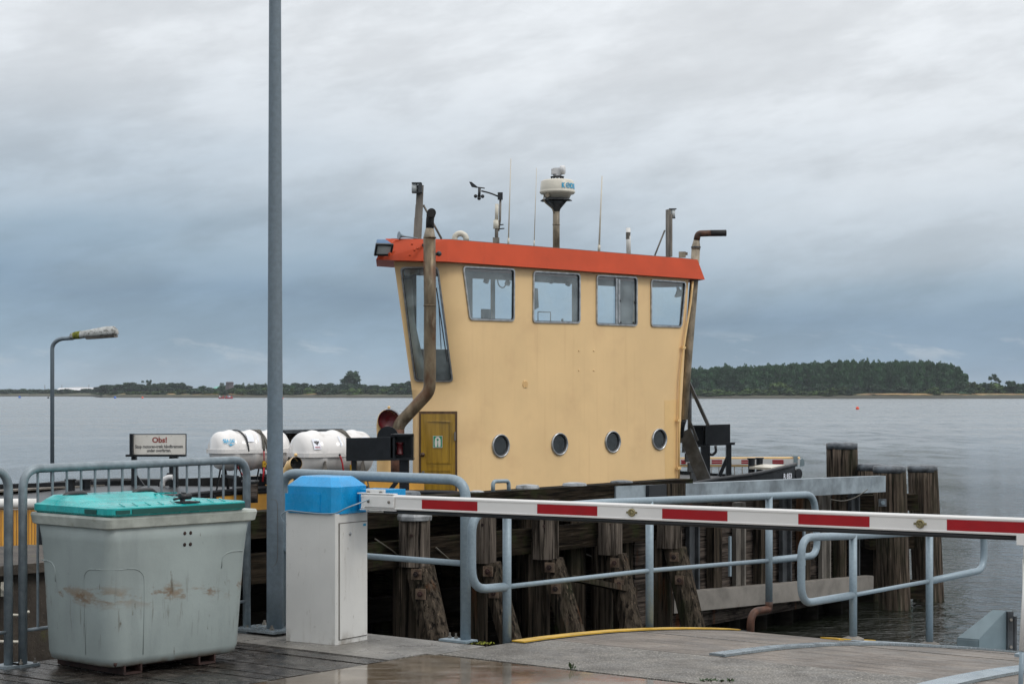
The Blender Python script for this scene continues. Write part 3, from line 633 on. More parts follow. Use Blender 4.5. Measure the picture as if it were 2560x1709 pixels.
mb.tube(pp, .0022, 5, bend=.03); part('hatch_outline', mb, 'steelgrey', t)

# ------------------------------------------------------------------ road barrier
E1 = V((.844,-.536,0)); E2 = V((.536,.844,0))      # along the boom, away from the viewer
KC = G(772, 1481)                                    # near corner of the cabinet
t = thing('road_barrier', 'road barrier with white cabinet, blue hood and lowered red and white boom', 'barrier', KC)
def K(a, b, z): return KC - E1*a + E2*b + V((0,0,z))   # a along left face, b along door face
def bev(x0,x1,y0,y1,c,z): return [(x0+c,y0,z),(x1-c,y0,z),(x1,y0+c,z),(x1,y1-c,z),(x1-c,y1,z),(x0+c,y1,z),(x0,y1-c,z),(x0,y0+c,z)]
mb = MB(); mb.loft([[K(*p) for p in bev(0,.445,0,.355,.012,z)] for z in (.005,.885)]); part('cabinet', mb, 'white', t)
mb = MB(); mb.box(K(-.004,.178,.43), (.30,.010,.775), E2, E1); d_ = part('door', mb, 'white', t)
mb = MB(); mb.box(K(-.0015,.178,.43), (.312,.006,.787), E2, E1); part('door_gap', mb, 'steelgrey', t)
mb = MB(); mb.lathe(K(-.009,.135,.745), [(.011,0),(.011,.006),(.004,.006),(.004,.009)], 12, E1); part('lock', mb, 'chrome', d_)
mb = MB(); mb.box(K(-.010,.30,.797), (.03,.002,.016), E2, E1); part('maker_label', mb, 'label_blue', d_)
mb = MB(); rr_ = []
for z, o, c in ((.880,.004,.05),(.885,.012,.05),(1.065,.008,.045),(1.125,-.055,.04),(1.130,-.065,.04)):
    rr_.append([K(*p) for p in bev(-o,.445+o,-o,.355+o,c,z)])
mb.loft(rr_); mb.box(K(.28,-.0135,.955), (.30,.006,.12), E1, E2)
part('hood', mb, 'blue', t)
mb = MB(); mb.tube([K(.42,-.02,.80),K(.47,-.03,.86),K(.40,-.03,.90),K(.30,-.03,.893),K(.12,-.03,.885),K(-.02,-.03,.89),K(-.10,-.03,.93),K(-.2,.1,.985)], .0045, 6, bend=.05); part('cable', mb, 'galv', t)
BS = V((-.583, 12.286, 0)); BZ = .971        # boom line
def BO(k, o=0., z=0.): return BS + E1*k - E2*o + V((0,0,BZ+z))
mb = MB(); mb.box(BO(-.43,-.05,.0), (.15,.02,.155), E1, E2); part('mounting_plate', mb, 'whiteboom', t)
for i in (-1,1):
    for j in (-1,1):
        mb = MB(); mb.lathe(BO(-.43+i*.052,-.038,j*.055), [(.012,0),(.012,.010),(.005,.012)], 6, -E2, smooth=False); part('bolt', mb, 'steelgrey', t)
mb = MB(); mb.box(BO(-.45,-.15,-.0), (.26,.18,.150), E1, E2); part('motor_housing', mb, 'blue', t)
prof = [(-.022,-.050),(.022,-.050),(.024,-.044),(.024,-.040),(.020,-.038),(.020,.026),(.024,.028),(.024,.038),(.016,.047),(-.016,.047),(-.022,.040)]
BL = 5.0
mb = MB(); mb.loft([[BO(k, o, z) for o, z in prof] for k in (-.50, BL)]); part('boom', mb, 'whiteboom', t)
bm_ = mb
mb = MB(); mb.box(BO(-.345,.029,-.0), (.25,.008,.072), E1, E2); mb.box(BO(-.38,.0,.052), (.30,.05,.006), E1, E2); mb.box(BO(-.36,.0,-.056), (.30,.05,.006), E1, E2)
part('clamp', mb, 'whiteboom', t)
for i in (-1,1):
    mb = MB(); mb.lathe(BO(-.345+i*.085,.033,0), [(.010,0),(.010,.006),(.004,.009)], 8, -E2); part('bolt', mb, 'steelgrey', t)
PIT = .893
for i in range(6):
    mb = MB(); a = i*PIT; mb.box(BO(a+.219,.0208,-.006), (.438,.0016,.060), E1, E2); part('red_band', mb, 'redtape', t)
for k in (1.575, 3.417):
    mb = MB(); mb.lathe(BO(k,.021,-.006), [(.026,0),(.024,.008),(.017,.010),(.016,.007),(.006,.007),(.004,.010)], 18, -E2)
    for i in range(6):
        a = i*PI/3; mb.ball(BO(k,.031,-.006)+E1*.011*math.cos(a)+V((0,0,.011*math.sin(a))), .0035, 6)
    mb.box(BO(k,.022,-.006), (.075,.004,.012), E1, E2); part('reflector', mb, 'brass', t)
mb = MB(); mb.tube([BO(-.32,0,-.064), BO(3.955,0,-.064)], .014, 10); mb.box(BO(1.82,0,-.056), (4.26,.016,.012), E1, E2); part('rubber_strip', mb, 'rubber', t)
pv = BO(4.015, .0, -.075)
mb = MB(); mb.box(BO(4.015,.012,-.075), (.10,.03,.05), E1, E2); mb.tube([pv, pv+V((-.0,-.0,-.12))], .020, 12); mb.tube([pv+V((0,0,-.12)), pv+V((-.03,-.01,-.60))], .0165, 12)
part('support_leg', mb, 'whiteboom', t)
mb = MB(); mb.tube([pv+V((-.03,-.01,-.58)), pv+V((-.042,-.012,-.90))], .0135, 10); mb.lathe(pv+V((-.042,-.012,-.925)), [(.03,0),(.03,.012),(.014,.03)], 12); part('support_foot', mb, 'galv', t)
# fixed white rest post at the right edge
q = at_t(2352, -5.35)
t = thing('boom_rest_post', 'white boxed rest post standing on the ramp at the right edge', 'post', V((q.x, q.y, pz(q.x*.62+q.y*.785))))
zq = ORG[t].z
mb = MB(); mb.box(V((q.x+.045,q.y,zq+.36)), (.11,.08,.68), E1, E2); part('post', mb, 'white', t)
mb = MB(); mb.box(V((q.x+.045,q.y,zq+.02)), (.20,.16,.02), E1, E2); part('base_plate', mb, 'galv', t)

# ------------------------------------------------------------------ tubular railings
t = thing('tube_railing', 'stout blue grey tube railing bending down to a foot plate beside the barrier cabinet', 'railing', G(1068,1472))
a = G(1068, 1472); d_ = (V((-1.40,13.36,0))-a); a1 = a+d_*1.25
mb = MB(); mb.tube([a+V((0,0,.01)), a+V((0,0,1.105)), a1+V((0,0,1.115)), a1+V((0,0,.0))], .036, 18, bend=.13); part('top_tube', mb, 'galv', t)
mb = MB(); mb.tube([a+V((0,0,.535)), a1+V((0,0,.56))], .021, 12); part('middle_tube', mb, 'galv', t)
mb = MB(); mb.box(a+V((-.05,.0,.013)), (.24,.13,.014), DT); part('foot_plate', mb, 'galv', t)
for i in (0,1):
    mb = MB(); mb.lathe(a+DT*(-.085-.055*i)+V((0,0,.02)), [(.013,0),(.013,.012),(.007,.012),(.007,.035)], 6, smooth=False); part('anchor_bolt', mb, 'steelgrey', t)
TB = -7.92
def RB(u, v, t_=TB): p = at_t(u, t_); return V((p.x, p.y, EYE+(HY-v)/FP*p.y))
t = thing('tube_railing', 'long tube railing with hooked ends along the yellow edge of the ramp', 'railing', RB(1163,1478))
mb = MB(); mb.tube([RB(1163,1345), RB(1082,1352), RB(1082,1176), RB(1380,1153), RB(1868,1133), RB(1876,1273), RB(1764,1285)], .030, 16, bend=.15); part('top_tube', mb, 'galv', t)
mb = MB(); mb.tube([RB(1163,1345), RB(1490,1308), RB(1764,1285)], .0175, 12); part('middle_tube', mb, 'galv', t)
for u, v0, v1 in ((1163,1167,1500),(1490,1147,1465),(1764,1137,1383)):
    mb = MB(); mb.tube([RB(u,v1), RB(u,v0)], .030, 16); part('post', mb, 'galv', t)
mb = MB(); mb.tube([RB(1764,1379), RB(1764,1397), RB(1722,1402), RB(1721,1480)], .032, 12, bend=.12); part('rusty_pipe', mb, 'exhaust_rust', t, 'rusty bent pipe under the last post')
TC = -6.95
t = thing('tube_railing', 'shorter tube railing with looped ends farther down the ramp, in front of open water', 'railing', RB(1957,1462,TC))
mb = MB(); mb.tube([RB(1957,1364,TC), RB(1838,1384,TC), RB(1838,1232,TC), RB(1957,1228,TC), RB(2257,1212,TC), RB(2257,1306,TC), RB(2132,1332,TC)], .030, 16, bend=.15); part('top_tube', mb, 'galv', t)
mb = MB(); mb.tube([RB(1957,1364,TC), RB(2132,1332,TC)], .0175, 12); part('middle_tube', mb, 'galv', t)
for u, v1, v0 in ((1957,1464,1226),(2132,1476,1218)):
    mb = MB(); mb.tube([RB(u,v1,TC), RB(u,v0,TC)], .031, 16); part('post', mb, 'galv', t)
    mb = MB(); mb.lathe(RB(u,v1,TC), [(.085,-.01),(.085,.004),(.04,.02)], 14); part('foot_plate', mb, 'steelgrey', t)
# gusset box at the end of the ramp edge
p0 = RB(2246,1493,TC); p0.z = pz(p0.x*.62+p0.y*.785)+.006
t = thing('steel_gusset', 'blue grey wedge shaped steel bracket on the ramp edge above the water', 'bracket', p0)
ux = V((1,.10,0)).normalized(); uy = V((-.25,1,0)).normalized(); th = .26
side = [p0+V((0,0,0)), p0+ux*.30+V((0,0,-.03)), p0+ux*.30+V((0,0,.335)), p0+ux*.245+V((0,0,.335)), p0+V((0,0,.085))]
mb = MB(); mb.prism([p+ux*.0 for p in side], uy*.016)
part('side_plate', mb, 'greysteelpaint', t)
mb = MB(); q0 = [p0-ux*.13+uy*.2+V((0,0,.0)), p0-ux*.13+uy*.2+V((0,0,.085)), p0-ux*.03+uy*.01+V((0,0,.085)), p0+V((-.03,.01,0))]
GO = -ux*.14+uy*.12
mb.prism([p0+V((-.002,0,.088)), p0+ux*.245+V((0,0,.338)), p0+ux*.245+GO*.6+V((0,0,.338)), p0+GO+V((0,0,.088))], V((0,0,-.014)))
part('sloping_plate', mb, 'greysteelpaint', t)
mb = MB(); mb.prism([p0+V((-.004,0,.073)), p0+GO+V((0,0,.073)), p0+GO+V((0,0,-.03)), p0+V((-.004,0,-.03))], uy*.01); part('front_plate', mb, 'greysteelpaint', t)
mb = MB(); mb.box(p0+ux*.27-uy*.02+V((0,0,.15)), (.05,.03,.36), ux, uy); mb.box(p0+ux*.315-uy*.01+V((0,0,.12)), (.022,.05,.34), ux, uy); part('end_channel', mb, 'steel_dark', t)
for z in (.02,.26):
    mb = MB(); mb.lathe(p0+ux*.27-uy*.036+V((0,0,z)), [(.014,0),(.014,.012)], 6, -uy, smooth=False); part('bolt', mb, 'steelgrey', t)

# ------------------------------------------------------------------ near timber pier
TP = -10.3
def PP(u, z, t_=TP): p = at_t(u, t_); return V((p.x, p.y, z))
def PV(u, v, t_=TP): p = at_t(u, t_); return V((p.x, p.y, EYE+(HY-v)/FP*p.y))
t = thing('timber_pier', 'dark weathered timber pier with bolted raking piles between the quay and the ferry', 'pier', PP(1250, WATER))
s_of = lambda p: p.x*.62+p.y*.785
# planking behind
sa = s_of(PP(520,0)); sb = s_of(PP(1560,0)); sc_ = s_of(PP(1990,0))
mb = MB()
for i in range(9):
    z = .66-i*.17
    for (x0, x1) in ((sa, sa+2.1),(sa+2.11, sb-1.2),(sb-1.19, sb+.4)):
        mb.box(ST((x0+x1)/2, TP-.75+random.uniform(-.012,.012), z), (x1-x0, .07, .158), DS, DT)
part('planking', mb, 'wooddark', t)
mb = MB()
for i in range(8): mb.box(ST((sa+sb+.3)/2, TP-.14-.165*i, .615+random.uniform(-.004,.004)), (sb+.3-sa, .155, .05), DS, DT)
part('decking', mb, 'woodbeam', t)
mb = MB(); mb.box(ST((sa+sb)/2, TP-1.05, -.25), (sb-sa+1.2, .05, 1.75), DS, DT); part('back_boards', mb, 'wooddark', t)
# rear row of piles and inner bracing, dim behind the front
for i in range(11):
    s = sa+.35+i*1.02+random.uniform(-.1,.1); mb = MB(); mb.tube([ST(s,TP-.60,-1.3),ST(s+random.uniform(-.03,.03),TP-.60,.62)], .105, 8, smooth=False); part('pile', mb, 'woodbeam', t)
for i in range(4):
    s = s_of(PP((1010,1165,1345,1470)[i],0)); mb = MB()
    mb.beam(ST(s+.1,TP-.38,-1.2), ST(s-.15,TP-.42,.35), .10, .14, DT); part('brace', mb, 'woodbeam', t)
# top beams
for (s0_, s1_, tt, z, w_, h_, m_) in ((sa, sa+1.9, TP+.0, .70, .18, .20, 'woodbeam'), (sa, sb-.4, TP+.12, .38, .10, .22, 'woodbeam'), (sa+1.95, sb+.1, TP-.02, .745, .22, .17, 'woodbeam'),
        (sa+1.2, sb, TP-.30, .50, .12, .24, 'woodbeam'), (sa, sb+.2, TP-.45, -.15, .12, .20, 'wooddark'), (sa, sb, TP-.45, -.62, .14, .20, 'wooddark')):
    mb = MB(); mb.box(ST((s0_+s1_)/2, tt, z), (s1_-s0_, w_, h_), DS, DT); part('beam', mb, m_, t)
def capmesh(c, r, d=V((0,0,1)), n=10):
    mb = MB(); mb.lathe(c, [(r*1.02,-.035),(r*1.05,-.03),(r*1.06,0),(r*.97,.022),(r*.5,.03)], n, smooth=False); return mb
def platebolt(c, nrm, parent, m1='washer', sz=.085):
    x = nrm.cross(V((0,0,1))).normalized(); mb = MB(); mb.box(c, (sz,.012,sz), x, nrm); pl = part('washer_plate', mb, m1, parent)
    mb = MB(); mb.lathe(c+nrm*.006, [(.024,0),(.024,.016),(.013,.016),(.013,.035)], 6, nrm, smooth=False); part('bolt', mb, 'rustiron', pl)
TF = TP+.28
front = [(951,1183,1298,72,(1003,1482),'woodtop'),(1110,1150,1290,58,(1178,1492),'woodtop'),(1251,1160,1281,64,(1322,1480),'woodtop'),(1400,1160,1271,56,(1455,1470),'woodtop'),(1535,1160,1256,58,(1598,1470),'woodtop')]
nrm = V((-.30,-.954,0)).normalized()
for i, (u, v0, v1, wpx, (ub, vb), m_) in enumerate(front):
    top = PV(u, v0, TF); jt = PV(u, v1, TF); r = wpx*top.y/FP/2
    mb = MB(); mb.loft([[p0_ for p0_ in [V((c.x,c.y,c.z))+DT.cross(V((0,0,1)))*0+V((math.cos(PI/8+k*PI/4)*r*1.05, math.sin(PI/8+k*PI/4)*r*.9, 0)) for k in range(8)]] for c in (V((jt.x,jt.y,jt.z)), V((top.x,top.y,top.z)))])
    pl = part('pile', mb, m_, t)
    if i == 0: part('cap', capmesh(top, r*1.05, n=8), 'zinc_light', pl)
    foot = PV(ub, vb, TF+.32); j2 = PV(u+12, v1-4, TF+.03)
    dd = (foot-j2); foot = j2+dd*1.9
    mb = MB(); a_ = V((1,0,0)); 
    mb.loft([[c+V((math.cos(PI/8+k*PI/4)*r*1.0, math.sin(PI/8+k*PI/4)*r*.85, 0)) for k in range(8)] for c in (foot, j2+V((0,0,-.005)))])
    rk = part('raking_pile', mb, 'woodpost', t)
    # stub of the vertical pile behind the joint
    mb = MB(); mb.tube([V((jt.x-.07,jt.y+.12,-1.3)), V((jt.x-.07,jt.y+.12,jt.z+.15))], r*.92, 8, smooth=False); part('pile', mb, 'woodpost', t)
    for vv, uu in ((lerp(v0,v1,.36), 8),(lerp(v0,v1,.80), 10)):
        c = PV(u+uu, vv, TF); c += nrm*(r*.93); platebolt(c, nrm, pl, 'washer')
    for f in (.09,.30):
        c = j2+dd*f*1.15 + nrm*(r*.95); platebolt(c, nrm, rk)
# capped pile heads along the pier top
for u, v, wpx, m_ in ((937,1133,54,'zinc'),(1094,1132,34,'zinc_light'),(1210,1118,52,'zinc_light'),(1318,1113,54,'zinc_light'),(1426,1108,52,'zinc')):
    top = PV(u, v, TP-.05); r = wpx*top.y/FP/2; mb = MB(); mb.tube([V((top.x,top.y,-1.3)), top], [r*1.0, r*.97], 10, smooth=False); pl = part('pile', mb, 'woodpost', t)
    cm = capmesh(top, r, n=10); part('cap', cm, m_, pl)
for u in (1140, 1165, 1265, 1370, 1480):
    c = PV(u, 1150, TP+.14); platebolt(c+V((0,0,-.0)), nrm, t, 'zinc', .04)
mb = MB(); a_ = PV(1131,1123,TP); b_ = PV(1167,1122,TP); mb.tube([a_+V((0,0,-.02)), a_+V((0,0,.075)), b_+V((0,0,.075)), b_+V((0,0,-.02))], .018, 10, bend=.04); part('grab_handle', mb, 'galv', t)
# walkway board between the rakers
mb = MB(); mb.beam(PV(1296,1322,TF+.15), PV(1446,1352,TF+.15), .16, .05); part('cross_board', mb, 'woodpost', t, 'mossy loose board between the rakers')
mb = MB(); mb.tube([PV(1345,1270,TF-.2),PV(1390,1290,TF-.2),PV(1440,1275,TF-.2)], .006, 5, bend=.2)
mb.tube([PV(1100,1280,TF-.1),PV(1050,1300,TF-.1),PV(1000,1255,TF-.1)], .007, 5, bend=.2); mb.tube([PV(860,1235,TF-.1),PV(900,1262,TF-.1),PV(915,1275,TF-.1)], .006, 5, bend=.2)
part('rope', mb, 'strap', t)
# right half: sheeting with steel channels and beams
mb = MB()
for i in range(11):
    z = .50-i*.118
    x0 = sb-.55; 
    mb.box(ST((x0+sc_)/2, TP-.20+random.uniform(-.008,.008), z), (sc_-x0, .05, .110), DS, DT)
part('sheeting', mb, 'sheetplank', t)
mb = MB(); mb.box(ST((sb+sc_)/2-.1, TP-.42, -.55), (sc_-sb+1.0, .05, 1.9), DS, DT); part('back_boards', mb, 'wooddark', t)  # dark sheet added to blacken the gap under the lower beam
for i, u in enumerate((1553, 1606, 1659, 1712, 1765, 1818, 1862, 1908, 1945, 1975)):
    s = s_of(PP(u,0)); mb = MB()
    if i % 2: mb.box(ST(s, TP-.12, -.02), (.10,.05,1.10), DS, DT); mb.box(ST(s+.07, TP-.10, -.02), (.025,.09,1.10), DS, DT); part('channel', mb, 'steel_dark' if i % 4 == 1 else 'steelgrey', t)
    else: mb.box(ST(s, TP-.11, -.0), (.15,.10,1.08), DS, DT); part('upright', mb, 'woodpost', t)
mb = MB()
for u in (1680, 1770, 1850):
    s = s_of(PP(u,0)); mb.box(ST(s,TP-.03,-.02), (.035,.02,.42), DS, DT)
part('ladder_bracket', mb, 'galv', t)
b0 = s_of(PP(1392,0)); 
mb = MB(); zt0, zt1 = .80, .70
for dz, h_, w_, off in ((0,.17,.02,0),):
    A_ = ST(b0, TP+.10, .715); B_ = ST(sc_+.25, TP+.10, .620); mb.beam(A_, B_, .018, .19)
    mb.beam(A_+V((0,0,.089))-DT*.05, B_+V((0,0,.089))-DT*.05, .10, .012); mb.beam(A_+V((0,0,-.089))-DT*.05, B_+V((0,0,-.089))-DT*.05, .10, .012)
part('steel_beam', mb, 'steel_beam', t)
mb = MB(); mb.beam(ST(s_of(PP(1460,0)), TP+.13, .70), ST(s_of(PP(1500,0)), TP+.13, .70), .04, .20); part('fender_block', mb, 'rubber', t)
mb = MB(); mb.beam(ST(s_of(PP(1502,0)), TP+.13, .70), ST(s_of(PP(1543,0)), TP+.13, .69), .05, .21); part('timber_block', mb, 'woodpost', t)
A_ = PV(1545,1383,TP+.02); B_ = PV(2002,1340,TP+.02)
mb = MB(); mb.beam(A_, B_, .02, .20); mb.beam(A_+V((0,0,.10))-DT*.05, B_+V((0,0,.10))-DT*.05, .10, .012); part('lower_beam', mb, mat('lower_beam_steel', (.20,.185,.165), .6, .1, .2, 3, .001, 40, stains=[((.09,.035,.018), 6, (1,1,1), .35, .6, .95, -.52, .12), (RUST, 5, (1,1,.4), .62, .75, .6)]), t)
mb = MB()
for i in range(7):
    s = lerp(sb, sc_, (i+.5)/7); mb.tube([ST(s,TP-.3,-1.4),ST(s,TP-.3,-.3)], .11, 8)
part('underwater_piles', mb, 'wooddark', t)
mb = MB(); mb.tube([PV(1905,1145,TP+.2),PV(1935,1150,TP+.2),PV(1965,1140,TP+.2),PV(1990,1122,TP+.2)], .006, 5, bend=.2); part('slack_line', mb, 'strap', t)

# ------------------------------------------------------------------ cluster of big round piles
def bigpile(ut, vt, uf, vf, wt, wf, Y, label):
    top = W(ut, vt, Y); ft = W(uf, vf, Y); d = ft-top; ft2 = top+d*((top.z+1.5)/(top.z-ft.z)); rt = wt*Y/FP/2; rf = wf*Y/FP/2
    t = thing('mooring_pile', label, 'pile', V((ft.x,ft.y,WATER)), 'round piles at the pier head')
    n = 22; rings = []
    for i in range(13):
        c = top.lerp(ft2, i/12); r = lerp(rt, rf, i/12)
        rings.append([c+V((math.cos(2*PI*k/n), math.sin(2*PI*k/n), 0))*r*(1+.018*math.sin(k*5.1+i*.35)+.012*math.sin(k*9+1)) for k in range(n)])
    mb = MB(); mb.loft(rings, True); part('trunk', mb, 'pileround', t)
    mb = MB(); mb.lathe(top, [(rt*1.02,-.07),(rt*1.03,-.0),(rt*.9,.012),(rt*.4,.02)], 22); part('cap', mb, 'zinc', t)
    return t, top
bigpile(1931, 1017, 1936, 1405, 70, 72, 23.6, 'tallest round pile with metal cap, standing behind the end of the grey steel beam')
bigpile(1999, 1066, 2003, 1400, 62, 64, 23.4, 'round pile half hidden behind the front pile of the cluster')
t2, tp_ = bigpile(2040, 1070, 2052, 1393, 73, 72, 22.4, 'frontmost round pile of the cluster, rusty at the waterline')
mb = MB(); mb.box(tp_+V((-.12,-.19,-.42)), (.09,.02,.09)); pl_ = part('washer_plate', mb, 'zinc', t2)
mb = MB(); mb.lathe(tp_+V((-.12,-.20,-.42)), [(.025,0),(.025,.03)], 6, V((0,-1,0)), smooth=False); part('bolt', mb, 'galv', pl_)
bigpile(2116, 1069, 2130, 1380, 66, 72, 23.3, 'rightmost round pile of the cluster, beside open water')
t = thing('pile_frame', 'dark timbers bolting the round pile cluster together', 'timber frame', W(2060,1300,22.9))
for (u0,v0,u1,v1,Y,w_) in ((1960,1155,2100,1150,22.9,.20),(2060,1350,2130,1352,22.7,.22),(1990,1240,2090,1238,23.0,.2)):
    mb = MB(); mb.beam(W(u0,v0,Y), W(u1,v1,Y+.1), .2, w_); part('timber', mb, 'woodbeam', t)
mb = MB(); mb.beam(W(2000,1180,23.5), W(2000,1420,23.5), .5, .5); mb.beam(W(1972,1130,23.2), W(1972,1420,23.2), .2, .3); part('back_timber', mb, 'wooddark', t)

# ------------------------------------------------------------------ left corner: concrete block, socket
cb0 = at_t(100, -10.8)
t = thing('concrete_block', 'old dark concrete mooring block behind the fences at the left', 'concrete block', V((-4.9, 16.4, WATER)))
mb = MB(); mb.prism([ST(6,-13.0,.40),ST(6,-11.1,.40),ST(10.0,-11.1,.40),ST(9.3,-12.3,.40)], V((0,0,-1.9))); part('block', mb, 'conblock', t)
mb = MB(); mb.prism([ST(5.9,-13.1,.47),ST(5.9,-11.02,.47),ST(10.1,-11.02,.47),ST(9.4,-12.4,.47)], V((0,0,-.07))); part('coping', mb, 'conblock', t)
mb = MB(); q = W(16,1350,13.25); mb.box(q, (.075,.05,.10)); mb.lathe(q+V((0,-.03,.02)), [(.036,0),(.030,.03)], 14, V((0,-1,0))); part('socket', mb, 'beige', t)
mb = MB(); mb.tube([q+V((0,0,-.05)),q+V((.01,0,-.18)),q+V((.08,0,-.19)),q+V((.16,0,-.16))], .010, 6, bend=.05); mb.tube([W(-20,1470,13.1)]+[W(60,1472,13.2)], .012, 6); part('cable', mb, 'beige', t)
# ------------------------------------------------------------------ far timber fender wall and its lamp
t = thing('fender_wall', 'long low dark timber fender wall with pale top boards beyond the ferry', 'fender wall', W(300,1120,35))
A_ = W(-90,1126,32.5); B_ = W(680,1084,39.5)
mb = MB(); d_ = (B_-A_)
mb.beam(A_+V((0,0,-.36)), B_+V((0,0,-.36)), .12, .60); part('timber_wall', mb, 'woodbeam', t)
mb = MB(); mb.beam(A_+V((0,0,-.03)), B_+V((0,0,-.03)), .30, .03); part('top_board', mb, 'steelgrey', t)
for i in range(9):
    c = A_+d_*(i+.5)/9; mb = MB(); mb.tube([V((c.x,c.y+.25,-1.3)), V((c.x,c.y+.25,c.z-.08))], .16, 10); part('pile', mb, 'woodbeam', t)
LP = W(120, 1112, 35.6)
t = thing('street_lamp', 'grey curved-arm street lamp with mossy head standing on the far fender wall', 'street lamp', LP)
mb = MB(); mb.tube([LP+V((0,0,-.3)), W(120,790,35.6), W(136,777,35.55), W(168,775,35.5)], .040, 12, bend=.34); part('pole', mb, 'galv_pole', t)
mb = MB(); h0 = W(162,772,35.5); h1 = W(270,764,35.3); ax = (h1-h0).normalized(); up = V((0,0,1)); up = (up-ax*up.dot(ax)).normalized(); sd_ = ax.cross(up); rg = []
for f, hw, hh, lo in ((0,.05,.05,.05),(.05,.075,.075,.06),(.3,.10,.10,.05),(.75,.12,.145,.05),(.93,.11,.14,.045),(.985,.08,.09,.03),(1,.05,.03,.02)):
    c = h0.lerp(h1, f); rg.append([c+sd_*(hw*math.cos(a))+up*((hh if math.sin(a) > 0 else lo)*math.sin(a)) for a in [2*PI*k/16 for k in range(16)]])
mb.loft(rg, True); hd = part('lamp_head', mb, 'lamphead', t)
mb = MB(); mb.loft([[h0.lerp(h1,f)+sd_*x+up*z for x, z in ((-w_,-.035),(w_,-.035),(w_*.8,-.075),(-w_*.8,-.075))] for f, w_ in ((.35,.085),(.96,.10))]); part('lamp_cover', mb, 'steelgrey', t)
mb = MB(); c0 = h0.lerp(h1,.02); c1 = h0.lerp(h1,.22)
mb.loft([[c+sd_*(hw*math.cos(a))+up*((hh if math.sin(a) > 0 else .056)*math.sin(a)) for a in [2*PI*k/16 for k in range(16)]] for c, hw, hh in ((c0,.060,.068),(h0.lerp(h1,.1),.086,.088),(c1,.098,.098))], True); part('moss_patch', mb, 'moss', hd)
# dark capped dolphin behind the life rafts
t = thing('mooring_dolphin', 'dark timber dolphin with grey metal top behind the right life raft canister', 'dolphin', W(710,1100,37))
for u, Y in ((665,37),(700,37.4),(738,37.2),(768,37.8)):
    c = W(u, 990, Y); mb = MB(); mb.tube([V((c.x,c.y,-1.2)), c], .20, 12); part('pile', mb, 'woodbeam', t)
mb = MB(); mb.prism([W(646,986,36.7),W(786,983,36.9),W(770,983,38.3),W(655,985,38.1)], V((0,0,-.07))); part('cap_plate', mb, 'zinc', t)

# ------------------------------------------------------------------ ferry
def tess_panel(outer, holes, mapf, off=0.):
    polys = [[V((x, y, 0)) for x, y in outer]] + [[V((x, y, 0)) for x, y in h] for h in holes]
    tri = tessellate_polygon(polys); flat = [p for q in polys for p in q]
    return [mapf(p.x, p.y, off) for p in flat], [tuple(t) for t in tri]
def inset(poly, d):
    n = len(poly); P = [V((x, y)) for x, y in poly]; ar = sum(P[i].x*P[(i+1) % n].y-P[(i+1) % n].x*P[i].y for i in range(n)); sg = 1 if ar > 0 else -1; o = []
    for i in range(n):
        a, b, c = P[i-1], P[i], P[(i+1) % n]; e1 = (b-a).normalized(); e2 = (c-b).normalized()
        n1 = V((-e1.y, e1.x))*sg; n2 = V((-e2.y, e2.x))*sg; m = (n1+n2); m = m/ (m.dot(n1)) ; o.append(tuple(b+m*d))
    return o
def rounded(poly, r, seg=5):
    n = len(poly); P = [V((x, y)) for x, y in poly]; o = []
    for i in range(n):
        p, a, b = P[i], P[i-1]-P[i], P[(i+1) % n]-P[i]; A = p+a.normalized()*r; B_ = p+b.normalized()*r
        for k in range(seg+1):
            t = k/seg; q = A*(1-t)**2+p*2*t*(1-t)+B_*t*t; o.append((q.x, q.y))
    return o
t = FE = thing('car_ferry', 'small cream and black car ferry with orange red wheelhouse roof moored beyond the pier', 'ferry', FK(0.4,-2,WATER))
SHEER = [(-9,-.05),(-6.5,0.),(-5.5,.05),(-4.7,.06),(-.6,-.12),(0,-.2),(5.9,-.2),(6.9,-.11),(8.1,-.047),(9.1,.05),(9.83,.118)]
ks = [-9+i*(18.83/38) for i in range(39)]
mb = MB(); rows = []
for k in ks:
    z = interp(SHEER, k); e_ = max(0, abs(k-.4)-7.6)/1.9; hb = lerp(.36, .10, e_**2)
    rows.append([FK(k, hb-.12, -1.3), FK(k, hb, -.75), FK(k, hb+.02, z), FK(k, hb-.08, z), FK(k, hb-.09, z-(.10 if k < 6 else .34)), FK(k, -4.62, z-(.10 if k < 6 else .34)), FK(k, -4.63, z-(0 if k < 6 else .25)), FK(k, -4.70-(hb-.36), z-(0 if k < 6 else .25)), FK(k, -4.68-(hb-.36), -.75), FK(k, -4.5, -1.3)])
mb.loft(rows, False); part('hull', mb, 'black', t)
for sg in (0, 1):
    mb = MB(); pts = []
    for k in ks:
        e_ = max(0, abs(k-.4)-7.6)/1.9; hb = lerp(.36, .10, e_**2); pts.append(FK(k, hb+.03 if sg == 0 else -4.70-(hb-.36)-.03, interp(SHEER, k)-.02-(.25 if sg == 1 and k >= 6 else 0)))
    mb.tube(pts, .045, 8); part('rubbing_strake', mb, 'black', t)
mb = MB(); mb.add([FK(-8.8,.2,-.2),FK(9.4,.15,-.32),FK(9.4,-4.6,-.32),FK(-8.8,-4.6,-.2)], [(0,1,2,3)]); part('deck', mb, 'steel_dark', t)
mb = MB(); mb.prism([FK(-8.8,-4.55,-.25),FK(-.5,-4.55,-.3),FK(-.5,-4.55,.02),FK(-8.8,-4.55,.06)], FB*-.05); part('bulwark', mb, 'black', t)
mb = MB(); mb.prism([FK(9.0,.12,.045),FK(9.55,.06,.095),FK(9.5,-.5,.095),FK(9.0,-.5,.05)], V((0,0,-.05))); part('ramp_flap', mb, 'beige', t)
